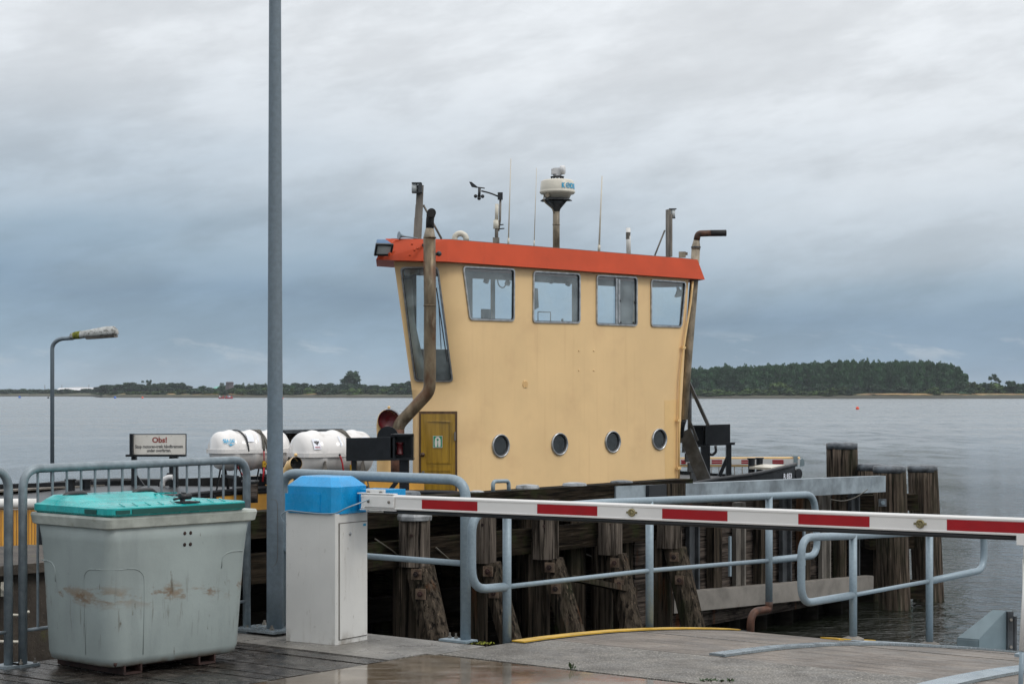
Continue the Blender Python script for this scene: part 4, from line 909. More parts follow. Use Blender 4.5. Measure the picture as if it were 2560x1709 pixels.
mb = MB(); mb.prism([FK(9.86,.0,-.2),FK(9.86,-4.2,-.2),FK(10.02,-4.2,-.35),FK(10.02,.0,-.35)], FA*-.08); mb.lathe(FK(9.95,.05,-.12), [(.12,0),(.12,.10)], 16, FB); part('bow_hinge', mb, 'black', t)
mb = text('R 853', .16, planemap(FK(9.25,.275,-.20), FA*1-FB*.13, V((0,0,1))), .03, width=.34); part('registration_number', mb, 'label_white', t)
# bulwark, near half, yellow
mb = MB()
for k0, k1, z0, z1 in ((-8.9,-6.6,-.05,-.02),(-6.6,-4.72,-.0,.06),(-4.7,-3.2,.14,.14),(-3.18,-1.25,.14,.13)):
    mb.prism([FK(k0,.30,z0),FK(k1,.30,z1),FK(k1,.30,-.7),FK(k0,.30,-.7)], FB*.10)
part('bulwark', mb, 'yellowferry', t)
mb = MB(); mb.tube([FK(-8.9,.42,-.02),FK(-6.6,.42,.02),FK(-4.75,.42,.10)], .035, 8); mb.tube([FK(-4.7,.36,.17),FK(-1.25,.36,.16)], .02, 8); part('bulwark_cap', mb, 'black', t)
for k in (-8.5,-7.6,-6.7,-5.8,-4.0,-2.6):
    mb = MB(); mb.box(FK(k,.42,-.2), (.05,.03,.5), FA); part('fender_post', mb, 'black', t)
# near end gate of yellow boards with white tube on top
A_ = W(-70,1166,26.9); B_ = W(86,1165,27.4); dd = (B_-A_).normalized()
mb = MB(); n = 22; wd = (B_-A_).length/n
for i in range(n):
    mb.box(A_+dd*wd*(i+.5)+V((0,0,-.33)), (wd-.012,.04,.62), dd)
part('end_gate', mb, 'yellowferry', t)
mb = MB(); mb.tube([A_+V((0,-.03,.07)), B_+V((0,-.03,.07))], .075, 14); part('gate_tube', mb, 'white', t)
mb = MB(); mb.box(B_+V((.09,.05,-.3)), (.10,.2,.75)); part('gate_post', mb, 'black', t)

# wheelhouse shell
ZB, ZL, ZM, ZT, ZR = -.6, 1.26, 1.46, 4.15, 4.46
def kc(z): return interp([(ZB,0.),(1.0,0.),(1.15,.012),(1.3,.045),(1.45,.09),(1.6,.13),(1.75,.153),(1.9,.15),(2.1,.11),(ZT,-.3145),(ZR,-.378)], z)
def kr(z): return interp([(ZB,6.02),(1.0,6.16),(ZT,6.415),(ZR,6.44)], z)
def P1(z): return FK(kc(z), 0, z)
P0lo = V((-1.866,35.0,0)); P0hi = V((-2.198,34.56,0))
def P0(z): p = P0lo.lerp(P0hi, max(0, (z-1.62)/(ZT-1.62))); return V((p.x,p.y,z))
def mapL(x, z, o=0.): return FK(x, o, z)
def mapE(x, z, o=0.): d = (P0(z)-P1(z)).normalized(); return P1(z)+d*x+V((0,-1,0))*o
def elen(z): return (P0(z)-P1(z)).length
def invL(u, v): p = wall(u, v); return ((p-FO).dot(FA), p.z)
def invE(u, v):
    Y = 34.8; x = 0.
    for _ in range(8):
        z = EYE+(HY-v)/FP*Y; up = (u-CX)/FP; p1 = P1(z); p0 = P0(z); d = p0-p1; f = (up*p1.y-p1.x)/(d.x-up*d.y); p = p1+d*f; Y = p.y
    return (f*d.length, z)
zs = [ZB, .3, .9, 1.0, 1.15, 1.3, 1.45, 1.6, 1.75, 1.9, 2.1, 2.6, 3.2, 3.8, ZT, ZR]
RC, RE = .30, .20
winL = [[(1060,610),(1180,616),(1179,737),(1076,734)], [(1222,621),(1330,627),(1330,742),(1221,740)],
        [(1367,630),(1461,635),(1461,748),(1367,745)], [(1492,640),(1573,646),(1563,751),(1492,749)]]
winL = [[invL(*p) for p in q][::-1] for q in winL]
ports = [invL(1148,1022), invL(1283,1018), invL(1405,1013), invL(1512,1007)]
winE = [invE(*p) for p in ((917.5,612.7),(1005.6,611),(1040.3,875.7),(950.7,875.7))]
if sum(winE[i][0]*winE[(i+1)%4][1]-winE[(i+1)%4][0]*winE[i][1] for i in range(4)) < 0: winE = winE[::-1]
def circ(c, r, n=28): return [(c[0]+r*math.cos(2*PI*k/n), c[1]+r*math.sin(2*PI*k/n)) for k in range(n)]
outL = [(kc(z)+RC, z) for z in zs][::-1] + [(6.02, ZB), (6.16,1.0), (6.415,ZT), (6.44,ZR)]
holesL = [rounded(inset(q, .02), .07) for q in winL] + [circ(c, .195) for c in ports]
zsU = [z for z in zs if z >= 1.74]; zsD = [z for z in zs if z <= 1.76]
outE = [(RE, z) for z in zsU][::-1] + [(elen(z), z) for z in zsU]
holesE = [rounded(inset(winE, .02), .07)]
mb = MB(); mb.add(*tess_panel(outL, holesL, mapL)); mb.add(*tess_panel(outE, holesE, mapE)); mb.loft([[mapE(lerp(RE, elen(z), i/6), z) for i in range(7)] for z in zsD], True, False, False)
rings = []
for z in zs:
    A_ = mapE(RE, z); B_ = FK(kc(z)+RC, 0, z); C_ = P1(z); rings.append([A_*(1-q)**2+C_*2*q*(1-q)+B_*q*q for q in [i/10 for i in range(11)]])
mb.loft(rings, True, False, False)
BD = -1.5
def kbl(z): return interp([(ZB,.2),(1.5,.2),(ZR,-.32)], z)
def backR(z): return P2(z)
def P2(z): return FK(kr(z), 0, z)
def P3(z): return FK(kr(z)+.62, -.58, z)
def P4(z): return FK(kr(z)-.05, BD, z)
mb.loft([[P0(z), FK(kbl(z), BD, z)] for z in zs], False, False, False)
# far end: chamfer and corner with openings
mb.add(*tess_panel([(0,ZB),(.85,ZB),(.85,ZR),(0,ZR)], [[(.12,2.9),(.74,2.9),(.74,3.98),(.12,3.98)]], lambda x, z, o: P2(z).lerp(P3(z), x/.85)))
mb.add(*tess_panel([(0,ZB),(1.1,ZB),(1.1,ZR),(0,ZR)], [[(.12,2.9),(1.0,2.9),(1.0,3.98),(.12,3.98)]], lambda x, z, o: P3(z).lerp(P4(z), x/1.1)))
bh = [(.12,.95,2.55,3.98),(1.58,2.11,2.9,3.98),(2.19,2.95,2.9,3.98),(3.10,4.42,2.9,3.98),(4.75,5.80,2.9,3.98)]
mb.add(*tess_panel([(kr(z)-.05,z) for z in zs]+[(kbl(z),z) for z in zs[::-1]], [[(a,c),(b,c),(b,d),(a,d)] for a,b,c,d in bh], lambda x, z, o: FK(x, BD, z)))
part('wheelhouse_wall', mb, 'cream', t)
mb = MB(); mb.add(*tess_panel(outL, holesL, mapL, -.05)); mb.add(*tess_panel([(x+.03,z) for x,z in outE[:len(zsU)]]+[(x-.03,z) for x,z in outE[len(zsU):]], holesE, mapE, -.05))
mb.add(*tess_panel([(6.0,ZB),(6.3,ZR)]+[(kbl(z)+.03,z) for z in zs[::-1]], [[(a,c),(b,c),(b,d),(a,d)] for a,b,c,d in bh], lambda x, z, o: FK(x, BD+.05, z)))
for (h, mf) in [(q, mapL) for q in holesL]+[(q, mapE) for q in holesE]:
    n = len(h); mb.add([mf(x, z, -.003) for x, z in h]+[mf(x, z, -.05) for x, z in h], [(i, (i+1) % n, n+(i+1) % n, n+i) for i in range(n)])
part('inner_lining', mb, mat('shade_dark_lining', (.10,.10,.095), .6), t)  # lining coloured dark so the pale cabin inside looks shaded
mb = MB(); mb.prism([FK(.3,-.1,1.72),FK(6.0,-.1,1.72),FK(6.0,-1.4,1.72),FK(.3,-1.4,1.72)], V((0,0,-.05))); part('wheelhouse_floor', mb, 'steel_dark', t)
mb = MB(); mb.box(FK(1.3,-.75,2.35), (.5,.7,1.1), FA); mb.box(FK(.95,-.35,3.12), (.22,.06,.38), FA); mb.box(FK(3.6,-.9,2.9), (.5,.05,.02), FA); part('console', mb, 'steel_dark', t)
mb = MB(); mb.tube([W(934,640,35.5),W(942,740,35.5),W(975,890,35.5)], .085, 12); mb.tube([W(938,632,35.5),W(936,622,35.5),W(960,618,35.5)], .08, 12, bend=.1); part('inside_duct', mb, mat('pale_duct', (.42,.45,.42), .6), t)
mb = MB(); mb.tube([wall(1140,625,-.5),wall(1143,655,-.5),wall(1155,662,-.5),wall(1168,640,-.5)], .012, 6, bend=.2)
for u, v in ((1117,640),(1166,645),(1265,640),(1305,646)): mb.tube([wall(u,v,-1.2),wall(u-3,v+8,-1.2)], .055, 8)
part('inside_fittings', mb, 'steel_dark', t)
mb = MB(); mb.tube([wall(1234,737,-.9),wall(1234,715,-.9),wall(1263,716,-.9),wall(1263,738,-.9)], .012, 5); mb.tube([wall(1290,738,-.9),wall(1290,731,-.9)], .025, 6); mb.loft([[wall(u,v,-.9) for u,v in ((1224,660),(1234,662),(1236,705),(1224,712))],[wall(u,v,-.95) for u,v in ((1224,660),(1234,662),(1236,705),(1224,712))]]); part('inside_gear', mb, 'steel_dark', t)
mb = MB(); mb.lathe(wall(1553,655,-.6), [(.02,0),(.04,.10),(.13,.22)], 12, V((.3,-.3,-1))); part('inside_horn', mb, 'steel_dark', t)
def window(poly, mf, fr=.030, split=None, name='window'):
    mb = MB(); o = rounded(poly, .085); i_ = rounded(inset(poly, fr), .06); n = len(o)
    rg = [[mf(x, z, .0) for x, z in o], [mf(x, z, .028) for x, z in o], [mf(x, z, .028) for x, z in i_], [mf(x, z, -.035) for x, z in i_]]
    mb.loft(rg, False, False)
    f = part(name, mb, 'chrome', FE)
    mb = MB(); g = rounded(inset(poly, fr-.006), .06); mb.add([mf(x, z, -.012) for x, z in g], [tuple(range(len(g)))]); part('pane', mb, 'glass', f)
    # black rubber gasket
    mb = MB(); o2 = rounded(inset(poly, fr-.004), .06); i2 = rounded(inset(poly, fr+.010), .05); mb.loft([[mf(x, z, .004) for x, z in o2],[mf(x, z, .006) for x, z in i2],[mf(x, z, -.02) for x, z in i2]], False, False); part('gasket', mb, 'rubber', f)
    return f
for j, q in enumerate(winL):
    f = window(q, mapL)
    if j == 2:
        a_, b_ = invL(1413,634), invL(1413,747); mb = MB(); mb.beam(mapL(a_[0],a_[1]-.04,.012), mapL(b_[0],b_[1]+.04,.012), .045, .03, FB); c_ = invL(1419,634); mb.beam(mapL(c_[0]+.02,a_[1]-.06,-.004), mapL(c_[0]+.02,b_[1]+.06,-.004), .05, .02, FB)
        part('sliding_bar', mb, 'chrome', f)
        mb = MB()
        for u, v in ((1423,690),(1457,693),(1424,739),(1454,740)): w_ = invL(u,v); mb.ball(mapL(w_[0],w_[1],.0), .022, 8)
        part('catch', mb, 'rubber', f)
window(winE, mapE)
mb = MB(); mb.beam(W(1001,660,34.3), W(1026,830,34.3), .03, .02); mb.beam(W(1006,690,34.25), W(1012,800,34.2), .012, .012); part('window_wiper', mb, 'rubber', t)
for c in ports:
    mb = MB(); cc = mapL(*c, 0.); mb.lathe(cc, [(.228,.0),(.228,.02),(.220,.034),(.208,.038),(.196,.030),(.190,.0),(.190,-.04)], 36, FB, cap=False); f = part('porthole', mb, 'chrome', t)
    mb = MB(); mb.lathe(cc+FB*-.012, [(.0,0),(.20,.001)], 32, FB, cap=False); part('pane', mb, 'glass_dark', f)
    mb = MB(); mb.lathe(cc+FB*.0, [(.193,.010),(.176,.008),(.172,-.03)], 32, FB, cap=False); part('gasket', mb, 'rubber', f)
# vents and small studs on the wall
c = invL(1205,881); mb = MB(); cc = mapL(*c)
for i in range(6): mb.box(cc+V((0,0,-.055+.022*i))+FB*.006, (.11,.012,.012), FA)
mb.lathe(cc, [(.075,0),(.072,.008),(.06,.006)], 18, FB); part('wall_vent', mb, 'cream_new', t)
mb = MB()
for u, v in ((1328,804),(1362,804),(1328,849),(1362,849)): c = invL(u, v); mb.lathe(mapL(*c), [(.022,0),(.018,.010),(.004,.014)], 10, FB)
part('wall_stud', mb, 'cream', t)
# repainted corner patch, as its own plate
p_ = [invL(*q) for q in ((1524,918),(1556,916),(1553,1105),(1526,1105))]; mb = MB(); mb.add([mapL(x, z, .003) for x, z in p_], [(0,1,2,3)]); part('repaired_plate', mb, 'cream_new', t, 'fresher paint patch at the wheelhouse corner')
# door
dz1 = 1.7-44/FP*35; 
def mE2(u, v, o): x, z = invE(u, v); return mapE(x, z, o)
def doorbox(u0, v0, u1, v1, o0, o1): 
    q = [invE(u0,v0), invE(u1,v0), invE(u1,v1), invE(u0,v1)]; return MB().loft([[mapE(x, z, o0) for x, z in q],[mapE(x, z, o1) for x, z in q]])
mb = doorbox(961.5,943,1049,1168,.0,.03); dr = part('door', mb, 'doordark', t)
mb = doorbox(966,949,1044,1168,.02,.042); part('door_leaf', mb, 'door', dr)
def frame_box(u0,v0,u1,v1,w_,o0,o1):
    mb = MB()
    for a in ((u0,v0,u1,v0+w_),(u0,v1-w_,u1,v1),(u0,v0+w_,u0+w_,v1-w_),(u1-w_,v0+w_,u1,v1-w_)): q = doorbox(*a,o0,o1); mb.add(q.v, q.f)
    return mb
mb = frame_box(978,964,1035,1062,3,.04,.050); q = frame_box(978,1077,1035,1150,3,.04,.050); mb.add(q.v, q.f); part('moulding', mb, 'door', dr)
mb = MB(); mb.ball(mE2(970,1042,.075), .045, 10); part('door_knob', mb, 'doordark', dr)
mb = MB(); mb.box(mE2(971,1088,.055), (.05,.02,.14)); mb.box(mE2(1044,1000,.045), (.03,.03,.16)); mb.box(mE2(971,1120,.055), (.05,.02,.09)); part('latch', mb, 'steelgrey', dr)
mb = doorbox(993.5,999,1015,1026,.042,.050); sg_ = part('life_jacket_sign', mb, 'signgreen', t)
mb = frame_box(993.5,999,1015,1026,.9,.050,.0515); part('sign_border', mb, 'signwhite', sg_)
q = [(1004.2,1001.5,),]
def jacket():
    pts = [(-.055,-.085),(-.012,-.085),(-.006,-.02),(-.004,.02),(-.018,.035),(-.020,.055),(-.008,.068),(.008,.068),(.020,.055),(.018,.035),(.004,.02),(.006,-.02),(.012,-.085),(.055,-.085),(.060,-.02),(.056,.05),(.040,.085),(.015,.102),(-.015,.102),(-.040,.085),(-.056,.05),(-.060,-.02)]
    return pts
o_ = mE2(1004.3,1013.5,.051); mb = MB(); tri = tessellate_polygon([[V((x, y, 0)) for x, y in jacket()]]); mb.add([o_+V((x*.95, 0, y)) for x, y in jacket()], [tuple(k) for k in tri]); part('life_jacket_symbol', mb, 'signwhite', sg_)
# roof and fascia
bot = [W(862.5,596,34.12), wall(1027,600,.16), wall(1617,641,.16)]; top = [W(885,547.5,34.3), wall(1027,549,.10), wall(1600,595.5,.10)]
def close(r, ex, z0, z1):
    kR = (r[2]-FO).dot(FA); kL = (r[0]-FO).dot(FA)
    return r+[FK(kR+.62, -.80, z1), FK(kR+.0, BD-ex, z1), FK(kL+1.35-ex, BD-ex, z0)]
mb = MB(); mb.loft([close(bot,.25,4.13,4.10), close(top,.15,4.57,4.51)]); part('roof', mb, 'redroof', t)
tr_ = close(top,.15,4.57,4.51); cn_ = sum(tr_, V((0,0,0)))/len(tr_); mb = MB(); mb.prism([cn_+(p-cn_)*.97+V((0,0,.004)) for p in tr_], V((0,0,.008))); part('roof_top', mb, 'steelgrey', t)
mb = MB()
for u, v in ((945,560),(958,570),(951,574),(940,585)): mb.ball(W(u,v,34.2), .025, 6)
part('roof_bolt', mb, 'redroof', t)
# exhausts
Y1 = 33.95
def ex(name, pts, r, m, n=16, bend=.0, parent=None): mb = MB(); mb.tube(pts, r, n, bend=bend); return part(name, mb, m, parent or t)
e1 = ex('exhaust_pipe', [W(985,546,Y1),W(986.5,700,Y1),W(985.5,897,Y1),W(913,975,Y1),W(912,1150,Y1)], .112, 'exhaust', 20, .12)
ex('exhaust_cone', [W(985,547,Y1),W(985,544,Y1),W(986,524,Y1)], [.112,.110,.075], 'mastbrown', 18, parent=e1)
ex('exhaust_tip', [W(986,525,Y1),W(986.5,502,Y1),W(989,490,Y1),W(990,488,Y1-.22)], [.074,.074,.080,.082], 'soot', 18, .10, e1)
for v in (701, 762 if 0 else 545): 
    mb = MB(); mb.lathe(W(986,v,Y1), [(.1125,-.01),(.118,-.01),(.118,.01),(.1125,.01)], 20); part('pipe_clamp', mb, 'exhaust', e1)
mb = MB(); mb.beam(W(1000,583,34.05), W(1010,582,34.35), .04,.05); mb.ball(W(1007,582,34.1), .05, 8); mb.beam(W(970,562,34.1),W(972,562,34.5),.03,.05); part('pipe_bracket', mb, 'steel_dark', e1)
mb = MB(); mb.tube([W(912,985,Y1+.0),W(912,1150,Y1)], .125, 16); part('lower_pipe', mb, 'exhaust_rust', e1)
Y2 = 39.6
e2 = ex('exhaust_pipe', [W(1568,962,Y2),W(1580,800,Y2),W(1592,645,Y2),W(1596,572,Y2)], [.085,.088,.092,.092], 'mastbrown', 16)
ex('exhaust_cone', [W(1596,572,Y2),W(1596.5,566,Y2),W(1598,550,Y2)], [.096,.094,.062], 'mastbrown', 16, parent=e2)
ex('exhaust_tip', [W(1598,551,Y2),W(1601,536,Y2),W(1630,535,Y2)], .068, 'exhaust_rust', 16, .28, e2)
ex('sooty_end', [W(1630,535,Y2),W(1666,534.5,Y2)], .0685, 'soot', 16, 0, e2)
ex('exhaust_elbow', [W(1568,961,Y2),W(1563,975,Y2),W(1560,1000,Y2+.2)], .075, 'black', 12, .1, e2)
mb = MB(); mb.lathe(W(1592,640,Y2), [(.094,-.012),(.100,-.012),(.100,.012),(.094,.012)], 16); mb.lathe(W(1596.3,567,Y2), [(.096,-.015),(.106,-.01),(.106,.01),(.096,.015)], 16); part('pipe_clamp', mb, 'steel_dark', e2)
mb = MB(); mb.tube([wall(1589,645,.06),wall(1585,690,.06),wall(1571,775,.06),wall(1560,870,.06),wall(1558,960,.06),wall(1557,1103,.06)], .024, 8, bend=.25)
for u, v in ((1568,797),(1557,964),(1557,1073)): mb.box(wall(u,v,.06), (.10,.05,.05), FA)
part('conduit', mb, 'cream_new', t)
# roof gear
def yr(u, b=-.75): return wall(u, 560, b).y
def rpt(u, v, b=-.75): return wall(u, v, b)
mb = MB(); mb.beam(W(957,556,34.7), W(960,500,34.7), .15, .06, V((0,1,0))); mb.beam(W(960,501,34.7), W(962,470,34.7), .14, .055, V((0,1,0))); mb.beam(W(962,471,34.7), W(964,425,34.7), .13, .05, V((0,1,0))); part('mast', mb, 'steelgrey', t)
mb = MB(); mb.tube([W(971,470,34.75),W(1013,548,34.9)], .022, 8); part('mast_brace', mb, 'steelgrey', t)
mb = MB(); mb.box(W(956,420.5,34.6), (.18,.16,.02)); mb.box(W(964,431,34.6), (.07,.15,.17)); mb.box(W(955,442,34.6), (.16,.14,.018)); f_ = part('mast_lamp', mb, 'steel_dark', t)
mb = MB(); mb.lathe(W(951,441,34.6), [(.055,0),(.055,.155)], 14); part('lens', mb, 'siggrey', f_)
mb = MB(); mb.lathe(W(958,547,34.5), [(.012,0),(.016,.25),(.03,.32),(.075,.385)], 14, (W(908,539,34.3)-W(958,547,34.5))); part('horn', mb, 'galv', t)
mb = MB(); mb.tube([W(1043,560,35.2),W(1043,541,35.2),W(1056,534,35.2),W(1068,541,35.2),W(1070,552,35.2)], .055, 12, bend=.10); part('gooseneck_vent', mb, 'beige', t)
mb = MB(); yb = yr(1137); mb.tube([W(1139,560,yb),W(1139,528,yb),W(1141,505,yb)], .035, 8); mb.box(W(1138,551,yb), (.13,.13,.10)); mb.tube([W(1143,530,yb),W(1147,505,yb),W(1148,452,yb)], .022, 8); part('sensor_mast', mb, 'steelgrey', t)
mb = MB(); mb.tube([W(1139,508,yb),W(1140,468,yb)], .036, 10); mb.tube([W(1138,525,yb),W(1138,505,yb)], .055, 10); part('whip_base', mb, 'beige', t)
mb = MB(); mb.tube([W(1146,516,yb),W(1155,515,yb)], .012, 6); mb.tube([W(1146,525,yb),W(1157,524,yb)], .012, 6); mb.box(W(1147.5,450,yb), (.10,.10,.14)); part('clamp', mb, 'rubber', t)
mb = MB(); mb.tube([W(1146,452,yb),W(1125,443,yb),W(1104,438,yb)], .016, 6, bend=.1); mb.tube([W(1099,455,yb),W(1100,431,yb)], .028, 8)
mb.tube([W(1112,432,yb),W(1090,429,yb)], .012, 6); mb.prism([W(1076,417,yb),W(1082,417.5,yb),W(1096,429,yb),W(1094,431,yb),W(1082,429,yb)], V((0,.03,0)))
for u, v in ((1091,450),(1107,450.5),(1099,455)): mb.ball(W(u,v,yb), .038, 10); mb.tube([W(u,v,yb),W(1099,450,yb)], .009, 5)
part('wind_sensor', mb, 'rubber', t)
for (u0,v0,u1,v1,r_) in ((1172,364,1166,562,.012),(1231,385,1225,566,.008),(1381,404,1374,576,.017)):
    mb = MB(); yb = yr(u1); mb.tube([W(u1,v1,yb),W(u0,v0,yb)], [r_*1.2,r_*.7], 6); mb.tube([W(u1,v1,yb),lerp(W(u1,v1,yb),W(u0,v0,yb),.08)], r_*1.7, 6); part('antenna', mb, 'beige', t)
yb = yr(1441); mb = MB(); mb.tube([W(1442,585,yb),W(1441,523,yb)], .048, 12); part('short_pole', mb, 'white', t)
mb = MB(); mb.tube([W(1441.1,549,yb),W(1441.05,533,yb)], .0495, 12, caps=False); part('peeled_sticker', mb, 'steelgrey', t)
yb = yr(1276); rb = W(1276,572,yb)
mb = MB(); mb.tube([rb, W(1276,468,yb)], .070, 14)
for v in (478, 515): mb.lathe(W(1276,v,yb), [(.071,-.01),(.078,-.01),(.078,.01),(.071,.01)], 14)
rm = part('radar_mast', mb, 'mastbrown', t)
mb = MB(); c = W(1276,472,yb)
for i in range(4):
    a = PI/4*1.3+i*PI/2; d_ = V((math.cos(a),math.sin(a),0)); mb.prism([c+d_*.06+V((0,0,-.10)), c+d_*.26+V((0,0,.10)), c+d_*.06+V((0,0,.12))], V((-d_.y,d_.x,0))*.015)
mb.lathe(c+V((0,0,.105)), [(.30,0),(.30,.018)], 24); mb.box(c+V((0,0,.10)), (.62,.16,.02), V((.96,-.28,0))); mb.lathe(c, [(.071,-.12),(.11,.02),(.2,.10)], 16); part('radar_bracket', mb, 'steel_dark', t)
rc = W(1278.5,455,yb); R0 = .348
mb = MB(); mb.lathe(rc, [(.20,-.0),(.25,.0),(.28,.07),(.335,.085),(R0+.012,.11),(R0+.015,.135),(R0+.002,.15),(R0,.165),(R0-.012,.335),(R0-.05,.365),(.18,.385),(.01,.39)], 40); rd = part('radar_dome', mb, 'beige', t)
cam_dir = V((rc.x, rc.y, 0)); base_a = math.atan2(-rc.y, -rc.x)
def domemap(x, y, h): a = base_a + math.asin(.26) + x/R0; r = R0+.004+h-(y+.19-.165)*.05; return V((rc.x+r*math.cos(a), rc.y+r*math.sin(a), rc.z+.185+y))
mb = text('K', .140, domemap, .045, width=.075); part('lettering', mb, 'label_blue', rd)
o2 = .078
mb = MB(); 
for rr0, rr1 in ((.054,.036),(.019,.0)):
    for i in range(20):
        a0, a1 = 2*PI*i/20, 2*PI*(i+1)/20
        mb.add([domemap(o2+.063+r*math.cos(a), .050+r*math.sin(a), .003) for r, a in ((rr0,a0),(rr0,a1),(rr1,a1),(rr1,a0))], [(0,1,2,3)])
part('lettering', mb, 'label_blue', rd)
mb = text('DEN', .140, lambda x, y, h: domemap(x+o2+.125, y, h), .045, width=.30); part('lettering', mb, 'label_blue', rd)
c = W(1278.5,411.5,yb)
mb = MB()
for i in range(5): a = 2*PI*i/5+.9; mb.tube([c+V((math.cos(a)*.12,math.sin(a)*.12,-.01)), c+V((math.cos(a)*.12,math.sin(a)*.12,.05))], .018, 6)
mb.lathe(c+V((0,0,.045)), [(.14,0),(.14,.012)], 20); part('camera_mount', mb, 'rubber', t)
mb = MB(); mb.lathe(c+V((0,0,.055)), [(.085,0),(.085,.05)], 16); mb.loft([[c+V((x,y,z)) for x,y,_ in rrect(-.125,.09,-.085,.085,.03,0,4)] for z in (.10,.115,.20,.205)]); 
mb.lathe(c+V((.055,-.02,.185)), [(.07,0),(.095,.015),(.095,.085),(.08,.10),(.01,.105)], 20, V((1,-.25,0))); mb.loft([[c+V((x,y,z)) for x,y,_ in rrect(-.09,.08,-.07,.07,.03,0,4)] for z in (.20,.225)])
part('thermal_camera', mb, 'camgrey', t)
mb = MB(); mb.tube([rc+V((-.27,-.15,.07)), rc+V((-.28,-.16,-.08)), rc+V((-.10,-.10,-.22)), rc+V((-.07,-.07,-.30))], .012, 6, bend=.1); mb.lathe(rc+V((-.2,-.22,.04)), [(.05,0),(.045,.03)], 12, V((-.3,-.9,0))); part('radar_cable', mb, 'mastbrown', t)
yb = yr(1533, -.9)
mb = MB(); mb.box(W(1533,535,yb), (.075,.12,1.02), V((.95,.3,0))); mb.box(W(1537.5,540,yb), (.045,.14,.92), V((.95,.3,0))); part('mast', mb, 'steelgrey', t)
mb = MB(); mb.tube([W(1525,528,yb),W(1502,586,yb)], .018, 6); part('mast_brace', mb, 'steelgrey', t)
mb = MB(); mb.box(W(1543,479.5,yb), (.16,.12,.018)); mb.box(W(1543.5,500,yb), (.10,.12,.02)); f_ = part('mast_lamp', mb, 'steel_dark', t)
mb = MB(); mb.lathe(W(1544,499,yb), [(.045,0),(.045,.17)], 12); part('lens', mb, 'siggrey', f_)
mb = MB(); mb.box(W(1565,584,39.5), (.14,.12,.12)); mb.box(W(1574,582,39.5), (.06,.05,.06)); part('small_bracket', mb, 'mastbrown', t)
# floodlight on the roof corner
mb = MB(); c = W(880,572,33.95); ax = V((.25,-.75,-.55)).normalized(); ux = V((.95,.32,0)).normalized(); uz = ux.cross(ax)
uz = uz if uz.z > 0 else -uz
mb.loft([[c-ax*d+ux*x*w_+uz*y*h_ for x,y in ((-1,-1),(1,-1),(1,1),(-1,1))] for d, w_, h_ in ((.26,.07,.06),(.20,.10,.08),(0,.15,.11))]); fl = part('floodlight', mb, 'blue_dark', t)
mb = MB(); mb.loft([[c+ax*d+ux*x*w_+uz*y*h_ for x,y in ((-1,-1),(1,-1),(1,1),(-1,1))] for d, w_, h_ in ((-.01,.165,.125),(.03,.165,.125),(.03,.13,.09),(.01,.13,.09))], caps=False); part('bezel', mb, 'rubber', fl)
mb = MB(); mb.add([c+ax*.012+ux*x*.135+uz*y*.095 for x,y in ((-1,-1),(1,-1),(1,1),(-1,1))], [(0,1,2,3)]); part('lamp_glass', mb, 'siggrey', fl)
mb = MB(); mb.beam(W(893,585,33.95), W(903,577,34.15), .04,.06); mb.tube([W(897,560,34.0),W(904,552,34.15),W(915,551,34.25)], .012, 6, bend=.05); part('floodlight_bracket', mb, 'redroof', fl)
# deck ventilators
def cowl(base, r, h, dirv, mr, name, m='cream_new'):
    dirv = dirv.normalized(); mb = MB(); p = base; top_ = p+V((0,0,h)); pts = [p, top_+V((0,0,-.15)), top_+V((0,0,.02))+dirv*.0, top_+V((0,0,.10))+dirv*.10, top_+V((0,0,.12))+dirv*.24]
    mb.tube(pts, [r, r, r*1.06, (r+mr)*.5, mr], 20, caps=False); v_ = part(name, mb, m, FE)
    e = pts[-1]; mb = MB(); mb.tube([e-dirv*.015, e+dirv*.02], [mr*1.03, mr*1.03], 24, caps=False); part('cowl_rim', mb, m, v_)
    mb = MB(); mb.lathe(e-dirv*.12, [(.01,0),(mr*.88,.02),(mr*.96,.135)], 24, dirv, cap=False); part('cowl_inside', mb, 'redin' if mr > .16 else 'soot', v_)
    mb = MB(); mb.ball(e+V((0,0,mr+.03)), .03, 8); part('lug', mb, m, v_); return v_
cowl(W(883,1140,34.4), .15, W(883,980,34.4).z-W(883,1140,34.4).z, V((.40,-1,.02)), .215, 'ventilator_cowl')
cowl(W(661,1135,29.6), .085, W(661,1082,29.6).z-W(661,1135,29.6).z, V((.75,-1,.12)), .105, 'ventilator_cowl')
# side light screens
def wbox(u0,v0,u1,v1,Y,dep,m,name,parent,slant=0.):
    mb = MB(); a,b,c,d = W(u0,v0,Y),W(u1,v0+slant,Y),W(u1,v1+slant,Y),W(u0,v1,Y); mb.prism([a,b,c,d], V((0,dep,0))); return part(name, mb, m, parent)
YS = 30.5
sb_ = wbox(794,1004,906,1057,YS,.06,'black','light_screen',t,-1.5)
mb = MB(); 
for (u0,v0,u1,v1,d0,d1) in ((900,995,948,1000,-.02,.30),(943,998,948,1053,-.02,.30),(896,1050,949,1055,-.05,.30),(900,1000,948,1052,.26,.30),(896,996,901,1053,-.0,.30)):
    a,b,c,d = [W(x,y,YS)+V((0,d0,0)) for x,y in ((u0,v0),(u1,v0),(u1,v1),(u0,v1))]; mb.prism([a,b,c,d], V((0,d1-d0,0)))
part('light_box', mb, 'black', sb_)
mb = MB(); mb.lathe(W(917,1042,YS+.12), [(.065,0),(.065,.02),(.052,.03),(.052,.17),(.065,.18),(.065,.20)], 16); part('red_side_light', mb, 'redin', sb_)
for u0,u1,v0 in ((806,818,1055),(916,938,1052)): wbox(u0,v0,u1,1150,YS+.05,.12,'black','screen_post',t)
